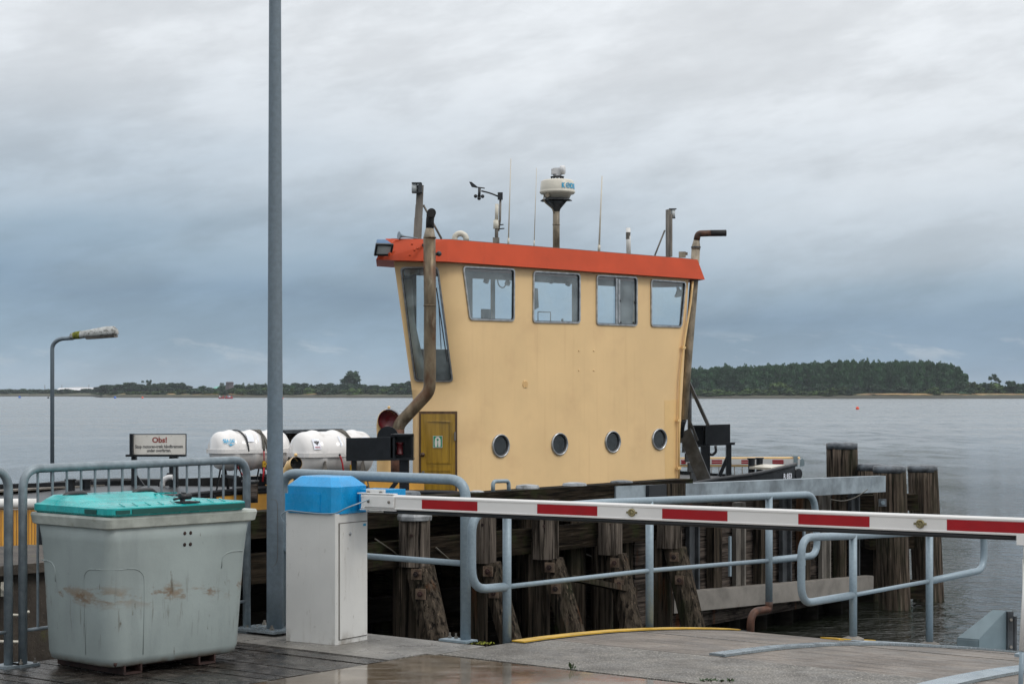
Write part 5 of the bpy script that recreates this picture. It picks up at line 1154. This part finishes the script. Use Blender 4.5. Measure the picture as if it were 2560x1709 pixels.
mb = MB(); mb.beam(W(925,1085,YS+.1), W(890,1130,YS+.1), .05,.07); mb.lathe(W(890,1002,YS+.6), [(.18,0),(.18,.06)], 24, V((0,-1,0))); part('screen_brace', mb, 'black', t)
YS2 = 41.2
sb2 = wbox(1619,974,1675,1020,YS2,.06,'black','light_screen',t,-1.5)
mb = MB()
for (u0,v0,u1,v1,d0,d1) in ((1590,975,1620,978,.0,.45),(1618,976,1622,1024,-.02,.45),(1591,976,1594,1024,.0,.45),(1590,1021,1622,1025,.0,.45),(1592,978,1620,1022,.40,.45)):
    a,b,c,d = [W(x,y,YS2)+V((0,d0,0)) for x,y in ((u0,v0),(u1,v0),(u1,v1),(u0,v1))]; mb.prism([a,b,c,d], V((0,d1-d0,0)))
part('light_box', mb, 'black', sb2)
wbox(1619,1016,1686,1022,YS2-.03,.16,'black','shelf',sb2,-2)
for u0,u1,v0,v1 in ((1608,1629,1022,1112),(1666,1678,1018,1096)): wbox(u0,v0,u1,v1,YS2+.05,.14,'black','screen_post',t)
mb = MB(); mb.beam(W(1670,1045,YS2+.1), W(1650,1092,YS2+.1), .06,.08); mb.tube([W(1641,1022,YS2),W(1643,1036,YS2),W(1634,1043,YS2),W(1628,1041,YS2)], .03, 8, bend=.1); part('screen_brace', mb, 'black', t)
# ladder / stair by the far end
mb = MB(); mb.beam(W(1570,988,40.4), W(1618,1106,40.2), .04,.30); mb.beam(W(1577,870,40.4), W(1625,976,40.2), .05,.07); mb.beam(W(1567,925,40.4), W(1600,1010,40.3), .03,.05)
mb.tube([W(1582,890,40.4),W(1582,1032,40.4)], .045, 8)
for i in range(5): mb.beam(W(1560+i*6,1005+i*22,40.6), W(1585+i*6,1005+i*22,41.2), .03,.20)
part('stair', mb, 'steel_dark', t)
# bollards
for (u0,u1,v0,v1,Y) in ((1715,1733,1050,1087,41.6),(1733.5,1751,1049,1084,42.0),(150,173,1098,1150,33.9),(187,209,1098,1150,34.1)):
    a = W((u0+u1)/2, v1, Y); r = (u1-u0)/2*Y/FP; h = (v1-v0)*Y/FP; mb = MB(); mb.lathe(a, [(r*1.5,0),(r*1.5,.02),(r*.88,.02),(r*.88,h-.03),(r*1.15,h-.03),(r*1.15,h)], 18, smooth=False); part('bollard', mb, 'black', t)
# far end barrier with red marks and wires
YG = 43.0
def gp(u, v): return W(u, v, lerp(45.2, YG, (u-1560)/275))
mb = MB(); mb.tube([gp(1545,1051), gp(1834,1050)], .028, 8); mb.tube([gp(1545,1068), gp(1800,1067)], .03, 8); part('gate_rail', mb, 'cream_new', t)
mb = MB(); mb.beam(gp(1545,1058.5), gp(1838,1058.5), .08,.135); gb = part('gate_boom', mb, 'whiteboom', t)
for u0,u1 in ((1562,1572),(1632,1656),(1700,1724),(1771,1796)):
    mb = MB()
    for v in (1056, 1061): a = gp(u0, v)+V((0,-.075,0)); b = gp(u1, v)+V((0,-.075,0)); mb.beam(a, b, .02, .040)
    part('red_mark', mb, 'redtape', gb)
mb = MB()
for i in range(13): u = 1560+i*17.8; mb.tube([gp(u,1068), gp(u+.3,1110)], .012, 5)
part('gate_wire', mb, 'steelgrey', t)
mb = MB(); mb.box(gp(1824,1057), (.09,.2,.25)); mb.prism([W(1835,1070,42.5),W(1836,1053,42.5),W(1841,1050,42.5),W(1845,1056,42.5),W(1845,1068,42.5)], V((0,.05,0))); part('gate_bracket', mb, 'greysteelpaint', t)
# near half deck gear
mb = MB(); mb.box(W(580,1128,30.9), (.14,.1,.26)); part('wood_stake', mb, 'sheetplank', t)
mb = MB(); mb.lathe(W(574,1152,31.0), [(.13,0),(.13,.33),(.15,.34),(.15,.37)], 16); part('drum', mb, 'steel_dark', t)
mb = MB(); mb.tube([W(372,1120,34.5),W(373,1102,34.5),W(385,1094,34.5),W(396,1094,34.5)], .05, 10, bend=.12); part('gooseneck_vent', mb, 'camgrey', t)

# ------------------------------------------------------------------ notice board on the ferry deck
YB_ = 34.9
t = thing('notice_board', 'white notice reading Obs! in a black frame on two black posts at the ferry end', 'sign', W(360,1140,YB_))
wbox(297,995,427,1045,YB_,.06,'black','back_board',t,-.5)
wbox(305.5,997,425.5,1043,YB_-.008,.006,'signwhite','sign_face',t,-.5)
wbox(297,994.5,304.5,1046,YB_-.12,.16,'black','side_board',t)
wbox(288,1042,425,1047,YB_-.06,.14,'black','shelf',t,0)
for u0,u1 in ((301,312),(388,407)): wbox(u0,1045,u1,1150,YB_+.02,.12,'black','post',t)
mb = MB(); mb.beam(W(312,1090,YB_+.1), W(332,1118,YB_+.1), .05,.05); mb.beam(W(388,1085,YB_+.1), W(362,1120,YB_+.1), .05,.05); part('brace', mb, 'black', t)
px = YB_/FP
def sg(u, v): return planemap(W(u, v, YB_-.010), V((1,0,.006)), V((0,0,1)))
mb = text('Obs!', 17*px, sg(366,1014.3), .035, 'CENTER', .001, width=34*px); part('heading', mb, 'signred', t)
mb = text('Stop motoren-træk håndbremsen', 10.5*px, sg(365,1027), .018, 'CENTER', .001, width=109*px); part('lettering', mb, 'label_black', t)
mb = text('under overfarten.', 10.5*px, sg(365,1036), .018, 'CENTER', .001, width=55*px); part('lettering', mb, 'label_black', t)
mb = MB()
for u in (309,337,365,393,422):
    for v in (1000,1040): mb.lathe(W(u,v-.3,YB_-.010), [(.006,0),(.004,.003)], 6, V((0,-1,0)))
part('screw', mb, 'steelgrey', t)

# ------------------------------------------------------------------ life raft canisters
def canister(cu, cv, Y, L_, R_, axv, label, kind):
    c = W(cu, cv, Y); ax = axv.normalized(); sd = V((ax.y,-ax.x,0)); t = thing('life_raft_canister', label, 'life raft', c+V((0,0,-R_-.1)), 'life raft canisters')
    prof = []; n = 30; hl = L_/2
    for i in range(n+1):
        x = -hl+L_*i/n; q = max(0, (abs(x)-(hl-R_*.62))/(R_*.62)); r = R_*math.sqrt(max(0, 1-q**2.6))
        for rp in (-.33,0,.33):
            d = abs(x-rp*L_*.78)
            if d < .085: r += .027*math.cos(d/.085*PI/2) if q < .9 else 0
        prof.append((x, max(r, .012)))
    def ring(a0, a1, prof, kf, zf):
        rg = []
        for x, r in prof: rg.append([c+ax*x*kf+sd*(r*kf*math.cos(a))+V((0,0,r*zf*math.sin(a))) for a in [a0+(a1-a0)*k/18 for k in range(19)]])
        return rg
    mb = MB(); mb.loft(ring(0, PI, prof, 1.0, 1.0), True, False, False); part('upper_shell', mb, 'canister', t)
    mb = MB(); mb.loft(ring(PI, 2*PI, prof, .97, .95), True, False, False); part('lower_shell', mb, 'canister', t)
    out_ = []
    for s_ in (1, -1):
        it = prof if s_ == 1 else prof[::-1]
        for x, r in it: out_.append((x*1.03, s_*(min(r, R_)+.022)))
    mb = MB(); mb.loft([[c+ax*x+sd*y+V((0,0,z)) for x, y in out_] for z in (-.035,-.03,.03,.035)]); part('flange', mb, 'canister', t)
    def band(x0, skew, w_, m='strap'):
        mb = MB(); ra = [];
        for k in range(25):
            a = PI*k/24*1.0; xx = x0+skew*math.cos(a); r = R_+.028
            ra.append([c+ax*(xx+o)+sd*(r_*math.cos(a))+V((0,0,r_*math.sin(a))) for o, r_ in ((-w_,r-.02),(-w_,r),(w_,r),(w_,r-.02))])
        mb.loft(ra, True, True); return part('strap', mb, m, t)
    band(.05*L_, .12, .025); band(.12*L_, -.05, .018)
    if kind == 0: band(-.18*L_, .10, .010, 'rubber')
    # cradle
    for x in (-.25*L_, .25*L_):
        mb = MB()
        for s_ in (-1, 1):
            p = c+ax*x+sd*R_*.98*s_+V((0,0,-.10)); q = c+ax*(x-.10)+sd*(R_+.06)*s_+V((0,0,-R_-.42)); q2 = c+ax*(x+.14)+sd*(R_+.06)*s_+V((0,0,-R_-.42))
            mb.beam(p, q, .05, .02); mb.beam(p, q2, .05, .02)
        mb.beam(c+ax*x+sd*R_+V((0,0,-R_-.1)), c+ax*x-sd*R_+V((0,0,-R_-.1)), .06,.05); part('cradle', mb, 'black' if kind == 0 else 'steelgrey', t)
    # markings on the dome facing the quay
    def dome(xa, za, h, ang0=None):
        return c
    def endmap(x0, z0):
        # patch on the near side of the shell: x along axis, y up around the girth
        def f(x, y, h):
            xx = x0+x; zz = z0+y; q = max(0, (abs(xx)-(hl-R_*.62))/(R_*.62)); r = R_*math.sqrt(max(0, 1-q**2.6))+.020+h; zz = min(zz, r*.98); return c+ax*xx+sd*math.sqrt(max(1e-6, r*r-zz*zz))+V((0,0,zz))
        return f
    if kind == 0:
        mb = text('SEA-SAFE', .085, endmap(-hl+.12, .15), .03, width=.24); part('lettering', mb, 'label_blue', t)
        f = endmap(-hl+.16, .10); mb = MB(); mb.add([f(0,.045,0),f(.08,.0,0),f(.22,.045,0),f(.08,.018,0)], [(0,1,2,3)]); mb.add([f(.06,.0,0),f(.10,.0,0),f(.10,.03,0),f(.06,.03,0)], [(0,1,2,3)]); part('emblem', mb, 'label_blue', t)
        for x_, z_, m_ in ((-.15,.16,'label_white'),(.26,.16,'label_white')):
            f = endmap(x_, z_); mb = MB(); mb.add([f(.20*i/4, .16*j/3, 0) for j in range(4) for i in range(5)], [(j*5+i, j*5+i+1, j*5+i+6, j*5+i+5) for j in range(3) for i in range(4)]); part('label', mb, m_, t)
        f = endmap(.26, .25); mb = MB(); mb.add([f(.0,0,.003),f(.16,0,.003),f(.16,.05,.003),f(0,.05,.003)], [(0,1,2,3)]); part('label_band', mb, 'label_blue', t)
        mb = MB(); p = c-ax*(hl*.62)+sd*(R_*.80)+V((0,0,-.02)); mb.box(p, (.07,.05,.09), ax); part('rope_guide', mb, 'rubber', t)
        mb = MB(); mb.tube([p, p+ax*.06+V((0,0,-.14)), p+ax*.22+V((0,-.05,-.40)), p+ax*.45+V((0,-.05,-.62)), p+ax*.85+V((0,-.05,-.55)), p+ax*.95+V((0,-.05,-.2))], .012, 6, bend=.2); part('painter_rope', mb, 'rope_red', t)
    else:
        f = endmap(-hl+.17, .10); w_, h_ = .135, .17
        mb = MB(); mb.add([f(w_*i/4, h_*j/4, 0) for j in range(5) for i in range(5)], [(j*5+i, j*5+i+1, j*5+i+6, j*5+i+5) for j in range(4) for i in range(4)]); part('label', mb, 'label_white', t)
        mb = MB(); mb.add([f(x, y, .004) for x, y in ((.02,.135),(.045,.135),(.067,.105),(.09,.135),(.115,.135),(.115,.115),(.067,.065),(.02,.115))], [tuple(range(8))]); 
        mb.add([f(.067+.014*math.cos(a), .128+.014*math.sin(a), .004) for a in [2*PI*k/10 for k in range(10)]], [tuple(range(10))]); part('emblem', mb, 'label_black', t)
        mb = text('VIKING', .036, lambda x, y, h: f(x+.016, y+.022, .004), .02, width=.10); part('lettering', mb, 'label_red', t)
        for x_, z_, w2, h2, m_ in ((-.06,.14,.10,.17,'label_white'),(.40,.17,.12,.12,'label_white'),(.0,.07,.02,.06,'label_black'),(.05,.07,.025,.03,'label_red'),(.18,.08,.02,.06,'label_black'),(.24,.07,.025,.04,'label_red')):
            g_ = endmap(x_, z_); mb = MB(); mb.add([g_(w2*i/3, h2*j/3, .001) for j in range(4) for i in range(4)], [(j*4+i, j*4+i+1, j*4+i+5, j*4+i+4) for j in range(3) for i in range(3)]); part('label', mb, m_, t)
        mb = MB(); p = c-ax*.10+sd*(R_+.02)+V((0,0,.0)); mb.ball(p, .022, 8); part('rope_eye', mb, 'rubber', t)
        mb = MB(); mb.tube([p, p+ax*.05+V((0,-.02,-.12)), p+ax*.10+V((0,-.03,-.40))], .014, 6, bend=.08); part('painter_rope', mb, 'rope_red', t)
    mb = MB(); p = c+ax*.08*L_+sd*(R_+.04)+V((0,0,-.22)); mb.box(p, (.05,.04,.10), ax); mb.box(p+ax*.04, (.10,.04,.03), ax); part('hydrostatic_release', mb, 'yellow', t)
    mb = MB(); q = p+V((0,0,.22)); mb.tube([q,p+V((0,0,.05))], .010, 5); mb.tube([p+V((0,0,-.05)),p+V((-.02,0,-.3))], .016, 5); part('release_line', mb, 'rope_red', t)
canister(762, 1041, 31.5, 1.50, .385, V((.80,.60,0)), 'white life raft canister with black emblem label, beside the red vent cowl', 1)
canister(572, 1033, 31.9, 1.42, .335, V((.86,.50,0)), 'white life raft canister with blue print, just left of the tall pole', 0)

# ------------------------------------------------------------------ far trees
rt = random.Random(21)
def crown_mesh(name, kind, m, seed):
    """unit crown: height 1, width 1, leaf clumps spread through lobes"""
    r = random.Random(seed); vs = []; fs = []
    def leafclump(c, s):
        for _ in range(3):
            a = V((r.gauss(0,1), r.gauss(0,1), r.gauss(0,1))).normalized(); b = a.orthogonal().normalized(); e = a.cross(b)
            o = len(vs); q = s*r.uniform(.6,1.3)
            vs.extend([c+b*q, c+e*q*.8, c-b*q*.9, c-e*q]); fs.append((o,o+1,o+2,o+3))
    lobes = []
    if kind == 'poplar':
        for i in range(13):
            z = r.uniform(.08,.92); wz = .46*math.sin(PI*min(.93, (z*.80+.16)))**.5; a = r.uniform(0, 2*PI); d = r.uniform(0, .5)*wz
            lobes.append((V((math.cos(a)*d*1.1, math.sin(a)*d*1.1, z)), V((.24*wz/.4, .24*wz/.4, r.uniform(.10,.16)))))
        lobes.append((V((r.uniform(-.08,.08),0,.91)), V((.20,.20,.075))))
        nl, s = 52, .042
    elif kind == 'bush':
        for i in range(9):
            a = r.uniform(0, 2*PI); d = r.uniform(0,.32); lobes.append((V((math.cos(a)*d, math.sin(a)*d, r.uniform(.22,.68)*(1-d*.8))), V((r.uniform(.16,.25), r.uniform(.16,.25), r.uniform(.18,.28)))))
        lobes.append((V((0,0,.2)), V((.46,.46,.24)))); nl, s = 44, .05
    elif kind == 'round':
        for i in range(15):
            a = r.uniform(0, 2*PI); d = r.uniform(0,.36); z = r.uniform(.20,.85); d *= math.sin(PI*min(.95,z))**.5; lobes.append((V((math.cos(a)*d, math.sin(a)*d, z)), V((r.uniform(.13,.2),)*2+(r.uniform(.10,.15),))))
        nl, s = 44, .036
    else:
        for i in range(12):
            a = r.uniform(0, 2*PI); d = r.uniform(.1,.42); z = r.uniform(.35,.95); lobes.append((V((math.cos(a)*d, math.sin(a)*d, z)), V((r.uniform(.08,.14),)*2+(r.uniform(.05,.09),))))
        nl, s = 22, .035
    for c, q in lobes:
        # dark inner mass of each lobe
        o = len(vs); n = 8
        for i in range(5):
            pa = PI*(i+.5)/5
            for j in range(n):
                a = 2*PI*j/n; k = r.uniform(.58,.86); vs.append(c+V((q.x*math.sin(pa)*math.cos(a)*k, q.y*math.sin(pa)*math.sin(a)*k, q.z*math.cos(pa)*k)))
        for i in range(4):
            for j in range(n): fs.append((o+i*n+j, o+i*n+(j+1) % n, o+(i+1)*n+(j+1) % n, o+(i+1)*n+j))
        for _ in range(nl):
            d = V((r.gauss(0,1), r.gauss(0,1), r.gauss(0,1))).normalized(); k = r.uniform(.75,1.12); leafclump(c+V((d.x*q.x, d.y*q.y, d.z*q.z))*k, s)
    me = bpy.data.meshes.new(name); me.from_pydata(vs, [], fs); me.materials.append(M[m]); me.update(); return me
def trunk_mesh(kind):
    mb = MB()
    if kind in ('poplar','round','sparse'):
        mb.tube([V((0,0,-.05)), V((.01,0,.4)), V((0,.01,.8))], [.035,.022,.008], 6)
        for i in range(5): a = i*1.3; mb.tube([V((0,0,.3+i*.08)), V((math.cos(a)*.22, math.sin(a)*.22, .48+i*.08))], [.013,.004], 5)
    else:
        for i in range(5): a = i*1.25; mb.tube([V((0,0,-.05)), V((math.cos(a)*.2, math.sin(a)*.2, .4))], [.02,.006], 5)
    return mb.mesh('trunk', M['bark'], V((0,0,0)))
CM = {}
for kind, m, n in (('poplar','leaf_pop',5),('bush','leaf_bush',4),('bushd','leaf_dark',3),('round','leaf_dark',4),('sparse','leaf_dark',2)):
    CM[kind] = [crown_mesh('crown', 'bush' if kind == 'bushd' else kind, m, 100+i*7+len(kind)) for i in range(n)]
TMESH = {k: trunk_mesh('bush' if k == 'bushd' else k) for k in CM}
def tree(u, vt, Y, wpx, kind, name, label, cat, group):
    X = (u-CX)/FP*Y; zb = max(WATER+.3, land_z(X, Y))-.2; zt = EYE+(HY-vt)/FP*Y; h = zt-zb; wd = wpx*Y/FP
    root = bpy.data.objects.new(name, None); link(root); root.location = (X, Y, zb); root['label'] = label; root['category'] = cat; root['group'] = group
    rz = rt.uniform(0, 2*PI)
    c = bpy.data.objects.new('crown', rt.choice(CM[kind])); link(c); c.parent = root; c.scale = (wd, wd, h); c.rotation_euler = (0,0,rz)
    tr = bpy.data.objects.new('trunk', TMESH[kind]); link(tr); tr.parent = root; tr.scale = (wd if kind != 'poplar' else h*.35, wd if kind != 'poplar' else h*.35, h); tr.rotation_euler = (0,0,rz)
TOPR = [(1560,848),(1600,846),(1663,841),(1720,842),(1760,838),(1805,836),(1850,833),(1900,830),(1955,827),(2000,831),(2057,828),(2124,829),(2173,833),(2190,840),(2203,847),(2214,860)]
for row, (Y0, st, dv) in enumerate(((862,15,2),(880,17,0),(905,21,-2))):
    u = 1548+row*7
    while u < 2214:
        vt = interp(TOPR, u)+rt.uniform(-1.5,5)-dv; tree(u, vt, Y0+rt.uniform(-8,8), rt.uniform(24,40), 'poplar', 'poplar_tree', 'tall dark green poplar in the close grown row on the right far shore', 'tree', 'poplars in the row on the right far shore')
        u += st+rt.uniform(-3,3)
for i in range(30):
    u = 1550+i*23+rt.uniform(-8,8); tree(u, rt.uniform(872,888), 846+rt.uniform(-5,6), rt.uniform(34,52), 'bushd', 'shrub', 'dark shrub standing against the foot of the poplar row', 'shrub', 'dark shrubs under the poplars')
for i in range(36):
    u = 1548+i*19+rt.uniform(-8,8); tree(u, rt.uniform(885,897), interp(SHORE,u)+(20 if u < 1960 else 46)+rt.uniform(-3,5), rt.uniform(30,54), rt.choice(('bush','bush','bushd')), 'shrub', 'low green shrub along the water side of the right far shore', 'shrub', 'low shrubs on the right far shore')
for u, v, w_, k, lb in ((1790,868,66,'bush','large rounded yellow green bush in front of the poplar row'),(2075,879,52,'bushd','dark rounded bush at the foot of the poplars, right of the buoy'),(2145,884,46,'bush','pale olive bush near the right end of the poplar row'),(2003,902,26,'bushd','tiny dark bush on the dry grass bank'),
        (2232,872,52,'bush','olive tree just right of the poplar row end'),(2285,856,38,'sparse','thin open crowned tree standing above the bushes at the far right'),(2276,872,66,'bush','broad pale green tree under the open crowned tree at far right'),(2322,870,52,'round','dark round tree behind the bushes at the far right edge'),(2352,878,44,'bush','green bush cut by the right edge of the view'),(2215,884,52,'bushd','wide dark bush on the grass bank at the right'),(2248,880,40,'bush','small olive bush between the wide dark bush and the broad tree'),(2205,868,30,'bushd','dark tree closing the right end of the poplar row'),(1935,884,44,'bush','green bush under the middle of the poplar row'),(2340,888,30,'bushd','small dark bush on the bank at the far right')):
    tree(u, v, 828 if v > 880 else 842, w_, k, 'bush' if k != 'sparse' else 'tree', lb, 'bush' if k != 'sparse' else 'tree', 'single bushes on the right far shore')
for i in range(22):
    u = 2205+i*11+rt.uniform(-4,4); tree(u, rt.uniform(873,886), 850+rt.uniform(-8,12), rt.uniform(34,56), rt.choice(('bush','bushd','round')), 'tree', 'low green tree in the belt running out to the right edge', 'tree', 'low trees right of the poplar row')
for i in range(46):
    u = 940+i*13.4+rt.uniform(-5,5); Y_ = interp(SHORE, u)
    tree(u, rt.uniform(868,884), Y_+75+rt.uniform(-10,10), rt.uniform(28,44), rt.choice(('round','bushd')), 'tree', 'dark tree on the shore stretch hidden behind the wheelhouse', 'tree', 'trees behind the wheelhouse')
# left shore
gl = 'trees on the left far shore'
for i in range(44):
    u = -30+i*6.4+rt.uniform(-3,3); tree(u, rt.uniform(888,897), 1310+rt.uniform(-20,15), rt.uniform(28,52), rt.choice(('bush','bushd')), 'shrub', 'low hazy green shrub on the distant shore at far left', 'shrub', 'shrubs on the distant left shore')
for i, u in enumerate(range(228, 432, 8)):
    tree(u+rt.uniform(-4,4), interp([(225,885),(250,880),(300,876),(330,882),(352,876),(400,873),(424,872),(430,888)], u)+rt.uniform(-2,4), 1130+rt.uniform(-12,12), rt.uniform(30,46), 'round', 'tree', 'hazy dark round tree in the clump behind the street lamp head', 'tree', 'clump of trees behind the street lamp')
tree(338, 869, 1110, 26, 'sparse', 'tree', 'open crowned tree rising from the middle of the clump on the left shore', 'tree', gl)
for i in range(66):
    u = 232+i*11+rt.uniform(-6,6); tree(u, interp([(230,899),(330,896),(420,893),(600,889),(700,886),(760,889),(940,886)], u)+rt.uniform(-4,4), min(992, interp(SHORE,u)+30)+rt.uniform(-6,8), rt.uniform(24,50), rt.choice(('bush','bushd','bush')), 'shrub', 'low shrub on the dry grass shore left of the ferry', 'shrub', 'low shrubs left of the ferry')
for i in range(58):
    u = 430+i*9+rt.uniform(-4,4); tree(u, interp([(430,892),(470,888),(520,886),(590,882),(640,880),(700,879),(780,876),(850,884),(900,882),(945,876)], u)+rt.uniform(-3,4), 1030+rt.uniform(-15,15), rt.uniform(28,44), rt.choice(('round','bushd','poplar')), 'tree', 'dark tree in the broken tree line between the tall pole and the wheelhouse', 'tree', 'tree line left of the wheelhouse')
tree(803, 845, 1020, 58, 'round', 'tree', 'single big dark round tree standing above the tree line left of the wheelhouse', 'tree', gl)
tree(790, 872, 1010, 60, 'bushd', 'tree', 'wide lower tree at the left foot of the big round tree', 'tree', gl)
for u, v, w_, lb in ((232,898,14,'small dark bush alone on the tip of the grassy spit'),(575,880,52,'dome shaped dark tree just left of the tall pole'),(545,888,36,'dark bush in front of the mill stump'),(480,884,46,'rounded tree left of the mill stump'),(600,884,30,'olive tree against the left side of the tall pole'),(510,880,28,'pale tree behind the mill stump'),(548,880,34,'rounded tree right of the mill stump')):
    tree(u, v, 985 if v > 882 else 1030, w_, 'bushd', 'bush', lb, 'bush', gl)
for i in range(14):
    u = 505+i*8+rt.uniform(-3,3); tree(u, rt.uniform(877,884), 2300, rt.uniform(8,13), 'poplar', 'tree', 'faint blue tree far behind the mill stump', 'tree', 'faint distant trees behind the mill stump')
for i in range(34):
    u = 0+i*28+rt.uniform(-8,8); tree(u, rt.uniform(889,894), 2250, rt.uniform(30,50), 'bush', 'tree', 'faint blue tree in the farthest tree line', 'tree', 'farthest tree line')
# buildings on the far shore
p = W(182, 896, 1650); t = thing('long_hall', 'long low white hall far off behind the shrubs at the left', 'hall', p)
mb = MB(); mb.loft([[W(u,v,Y) for u,v,Y in ((131,905,1650),(232,905,1650),(232,893,1650),(228,889,1660),(180,887,1660),(136,889.5,1660),(131,893,1650))],[W(u,v,Y) for u,v,Y in ((131,905,1690),(232,905,1690),(232,893,1690),(228,889,1680),(180,887,1680),(136,889.5,1680),(131,893,1690))]]); part('hall', mb, 'farwhite', t)
mb = MB(); mb.box(W(182,899,1648), (42,1,3.4)); part('band', mb, 'camgrey', t)
p = W(945,888,1400)
t = thing('mill_stump', 'dark tapered stump of an old mill among the trees left of the pole', 'mill', W(527,900,1040))
mb = MB(); c = W(527,0,1040); c.z = .5
mb.lathe(c, [(3.2,0),(2.1,5.4),(2.2,6.9)], 8, smooth=False); part('tower', mb, 'mill', t)
mb = MB(); mb.lathe(V((c.x,c.y,7.4)), [(2.25,0),(1.6,.35)], 8, smooth=False); part('top', mb, 'mill', t)
c = W(507,903,1060); mb = MB(); mb.ball(V((c.x,c.y,.2)), 6.6, 20, (1,1,.92)); t = thing('green_cover', 'pale green arched cover half hidden by bushes on the left shore', 'cover', c)
mb = MB(); cc = W(507,0,1100); cc.z = .4
mb = MB(); mb.lathe(W(0,0,1)*0+V((W(502,0,1100).x,1100,.3)), [(5.2,0),(5.0,2.0),(4.0,3.8),(2.2,4.9),(.1,5.3)], 20); part('cover', mb, 'fardome', t)
# masts on the horizon
for u, v in ((103,882),(142,883),(204,882),(246,881)):
    a = W(u, 895, 1700); b = W(u, v, 1700); mb = MB(); mb.tube([a, b], .25, 5); solo('distant_mast', mb, 'steelgrey', 'thin distant mast on the horizon over the left shore', 'mast', a, 'thin masts on the left horizon')
# buoys and small boats
def buoy(u, v, Y, r, m, label, tail=True):
    c = W(u, v, Y); c.z = WATER+r*.55; t = thing('buoy', label, 'buoy', V((c.x,c.y,WATER))); mb = MB(); mb.ball(c, r, 14); part('float', mb, m, t)
    mb = MB(); mb.lathe(c+V((0,0,r*.9)), [(r*.25,0),(r*.2,r*.25)], 8); part('eye', mb, m, t)
buoy(1967, 938, 2.6*FP/38.5, .28, 'orange', 'round orange buoy floating alone off the right far shore')
buoy(45, 912, 2.6*FP/12.4, .6, 'bluebuoy', 'small blue buoy at the far left')
buoy(264, 913.5, 2.6*FP/13.2, .6, 'bluebuoy', 'small blue buoy off the grassy spit')
buoy(327, 913, 2.6*FP/12.9, .5, 'orange', 'small red buoy off the grassy shore')
buoy(111, 913.5, 2.6*FP/13.2, .5, 'steel_dark', 'black buoy left of the street lamp pole')
buoy(648, 914.5, 2.6*FP/14.0, .4, 'orange', 'small red buoy beside the tall pole')
def rower(c, m, s): 
    mb = MB(); mb.tube([c+V((0,0,.15)), c+V((0,0,.45)), c+V((.05,0,.80)), c+V((.06,0,.95))], [.20,.22,.17,.07], 8); mb.ball(c+V((.08,0,1.10)), .12, 8, (1,1,1.2)); mb.tube([c+V((.0,-.2,.75)), c+V((.28,-.22,.55)), c+V((.5,-.12,.6))], [.06,.05,.04], 6); mb.tube([c+V((-.1,0,.15)), c+V((.35,0,.25)), c+V((.5,0,.05))], [.1,.08,.06], 6)
    return mb
for u, n, lb in ((508,2,'small dark red rowing boat, the left one of two far off'),(525,4,'small red rowing boat with several people aboard, the right one of two far off')):
    Y = 2.6*FP/14.2; c = W(u, 0, Y); c.z = WATER; t = thing('rowing_boat', lb, 'boat', c, 'rowing boats near the far shore'); ln = 2.4 if n == 2 else 3.4; mb = MB(); rg = []
    for i in range(9):
        x = -ln/2+ln*i/8; q = (1-abs(x/(ln/2))**2.4); b = .08+.62*q; rg.append([c+V((x,-b,.62+.16*(x*2/ln)**2)), c+V((x,-b*.7,.05)), c+V((x,b*.7,.05)), c+V((x,b,.62+.16*(x*2/ln)**2)), c+V((x,b*.8,.5)), c+V((x,-b*.8,.5))])
    mb.loft(rg, True); part('hull', mb, 'boatred', t)
    for i in range(n):
        pc = c+V((-ln*.3+ln*.6*i/max(1,n-1), 0, .2)); mb = rower(pc, 'vest', 1)
        solo('person', mb, ('vest','shirt','label_white','vest')[(i+n) % 4], ('person in dark red, %s, seated in the left rowing boat' % ('at the left end','at the right end')[i]) if n == 2 else ('person %s seated in the right rowing boat' % ('in dark red at the left end','in white, second from the left,','in dark red, third from the left,','in pale blue at the right end')[i] if False else 'person seated %s of the right rowing boat' % ('at the left end','left of the middle','right of the middle','at the right end')[i]), 'person', pc)
# ------------------------------------------------------------------ air
HAZE = 0.00010
def haze():
    m = bpy.data.materials.new('haze'); m.use_nodes = True; N = m.node_tree.nodes; L = m.node_tree.links
    N.remove(N['Principled BSDF']); v = N.new('ShaderNodeVolumePrincipled'); v.inputs['Color'].default_value = (.80,.88,.96,1); v.inputs['Density'].default_value = HAZE; v.inputs['Anisotropy'].default_value = 0.0
    L.new(v.outputs[0], N['Material Output'].inputs['Volume'])
    M['haze'] = m; mb = MB(); mb.box((0, 2350, 18), (8200, 5500, 44)); me = mb.mesh('haze', m, V((0,0,0))); o = bpy.data.objects.new('haze', me); link(o); o['kind'] = 'stuff'; o['label'] = 'thin pale haze over the water and far shore'; o['category'] = 'haze'
haze()
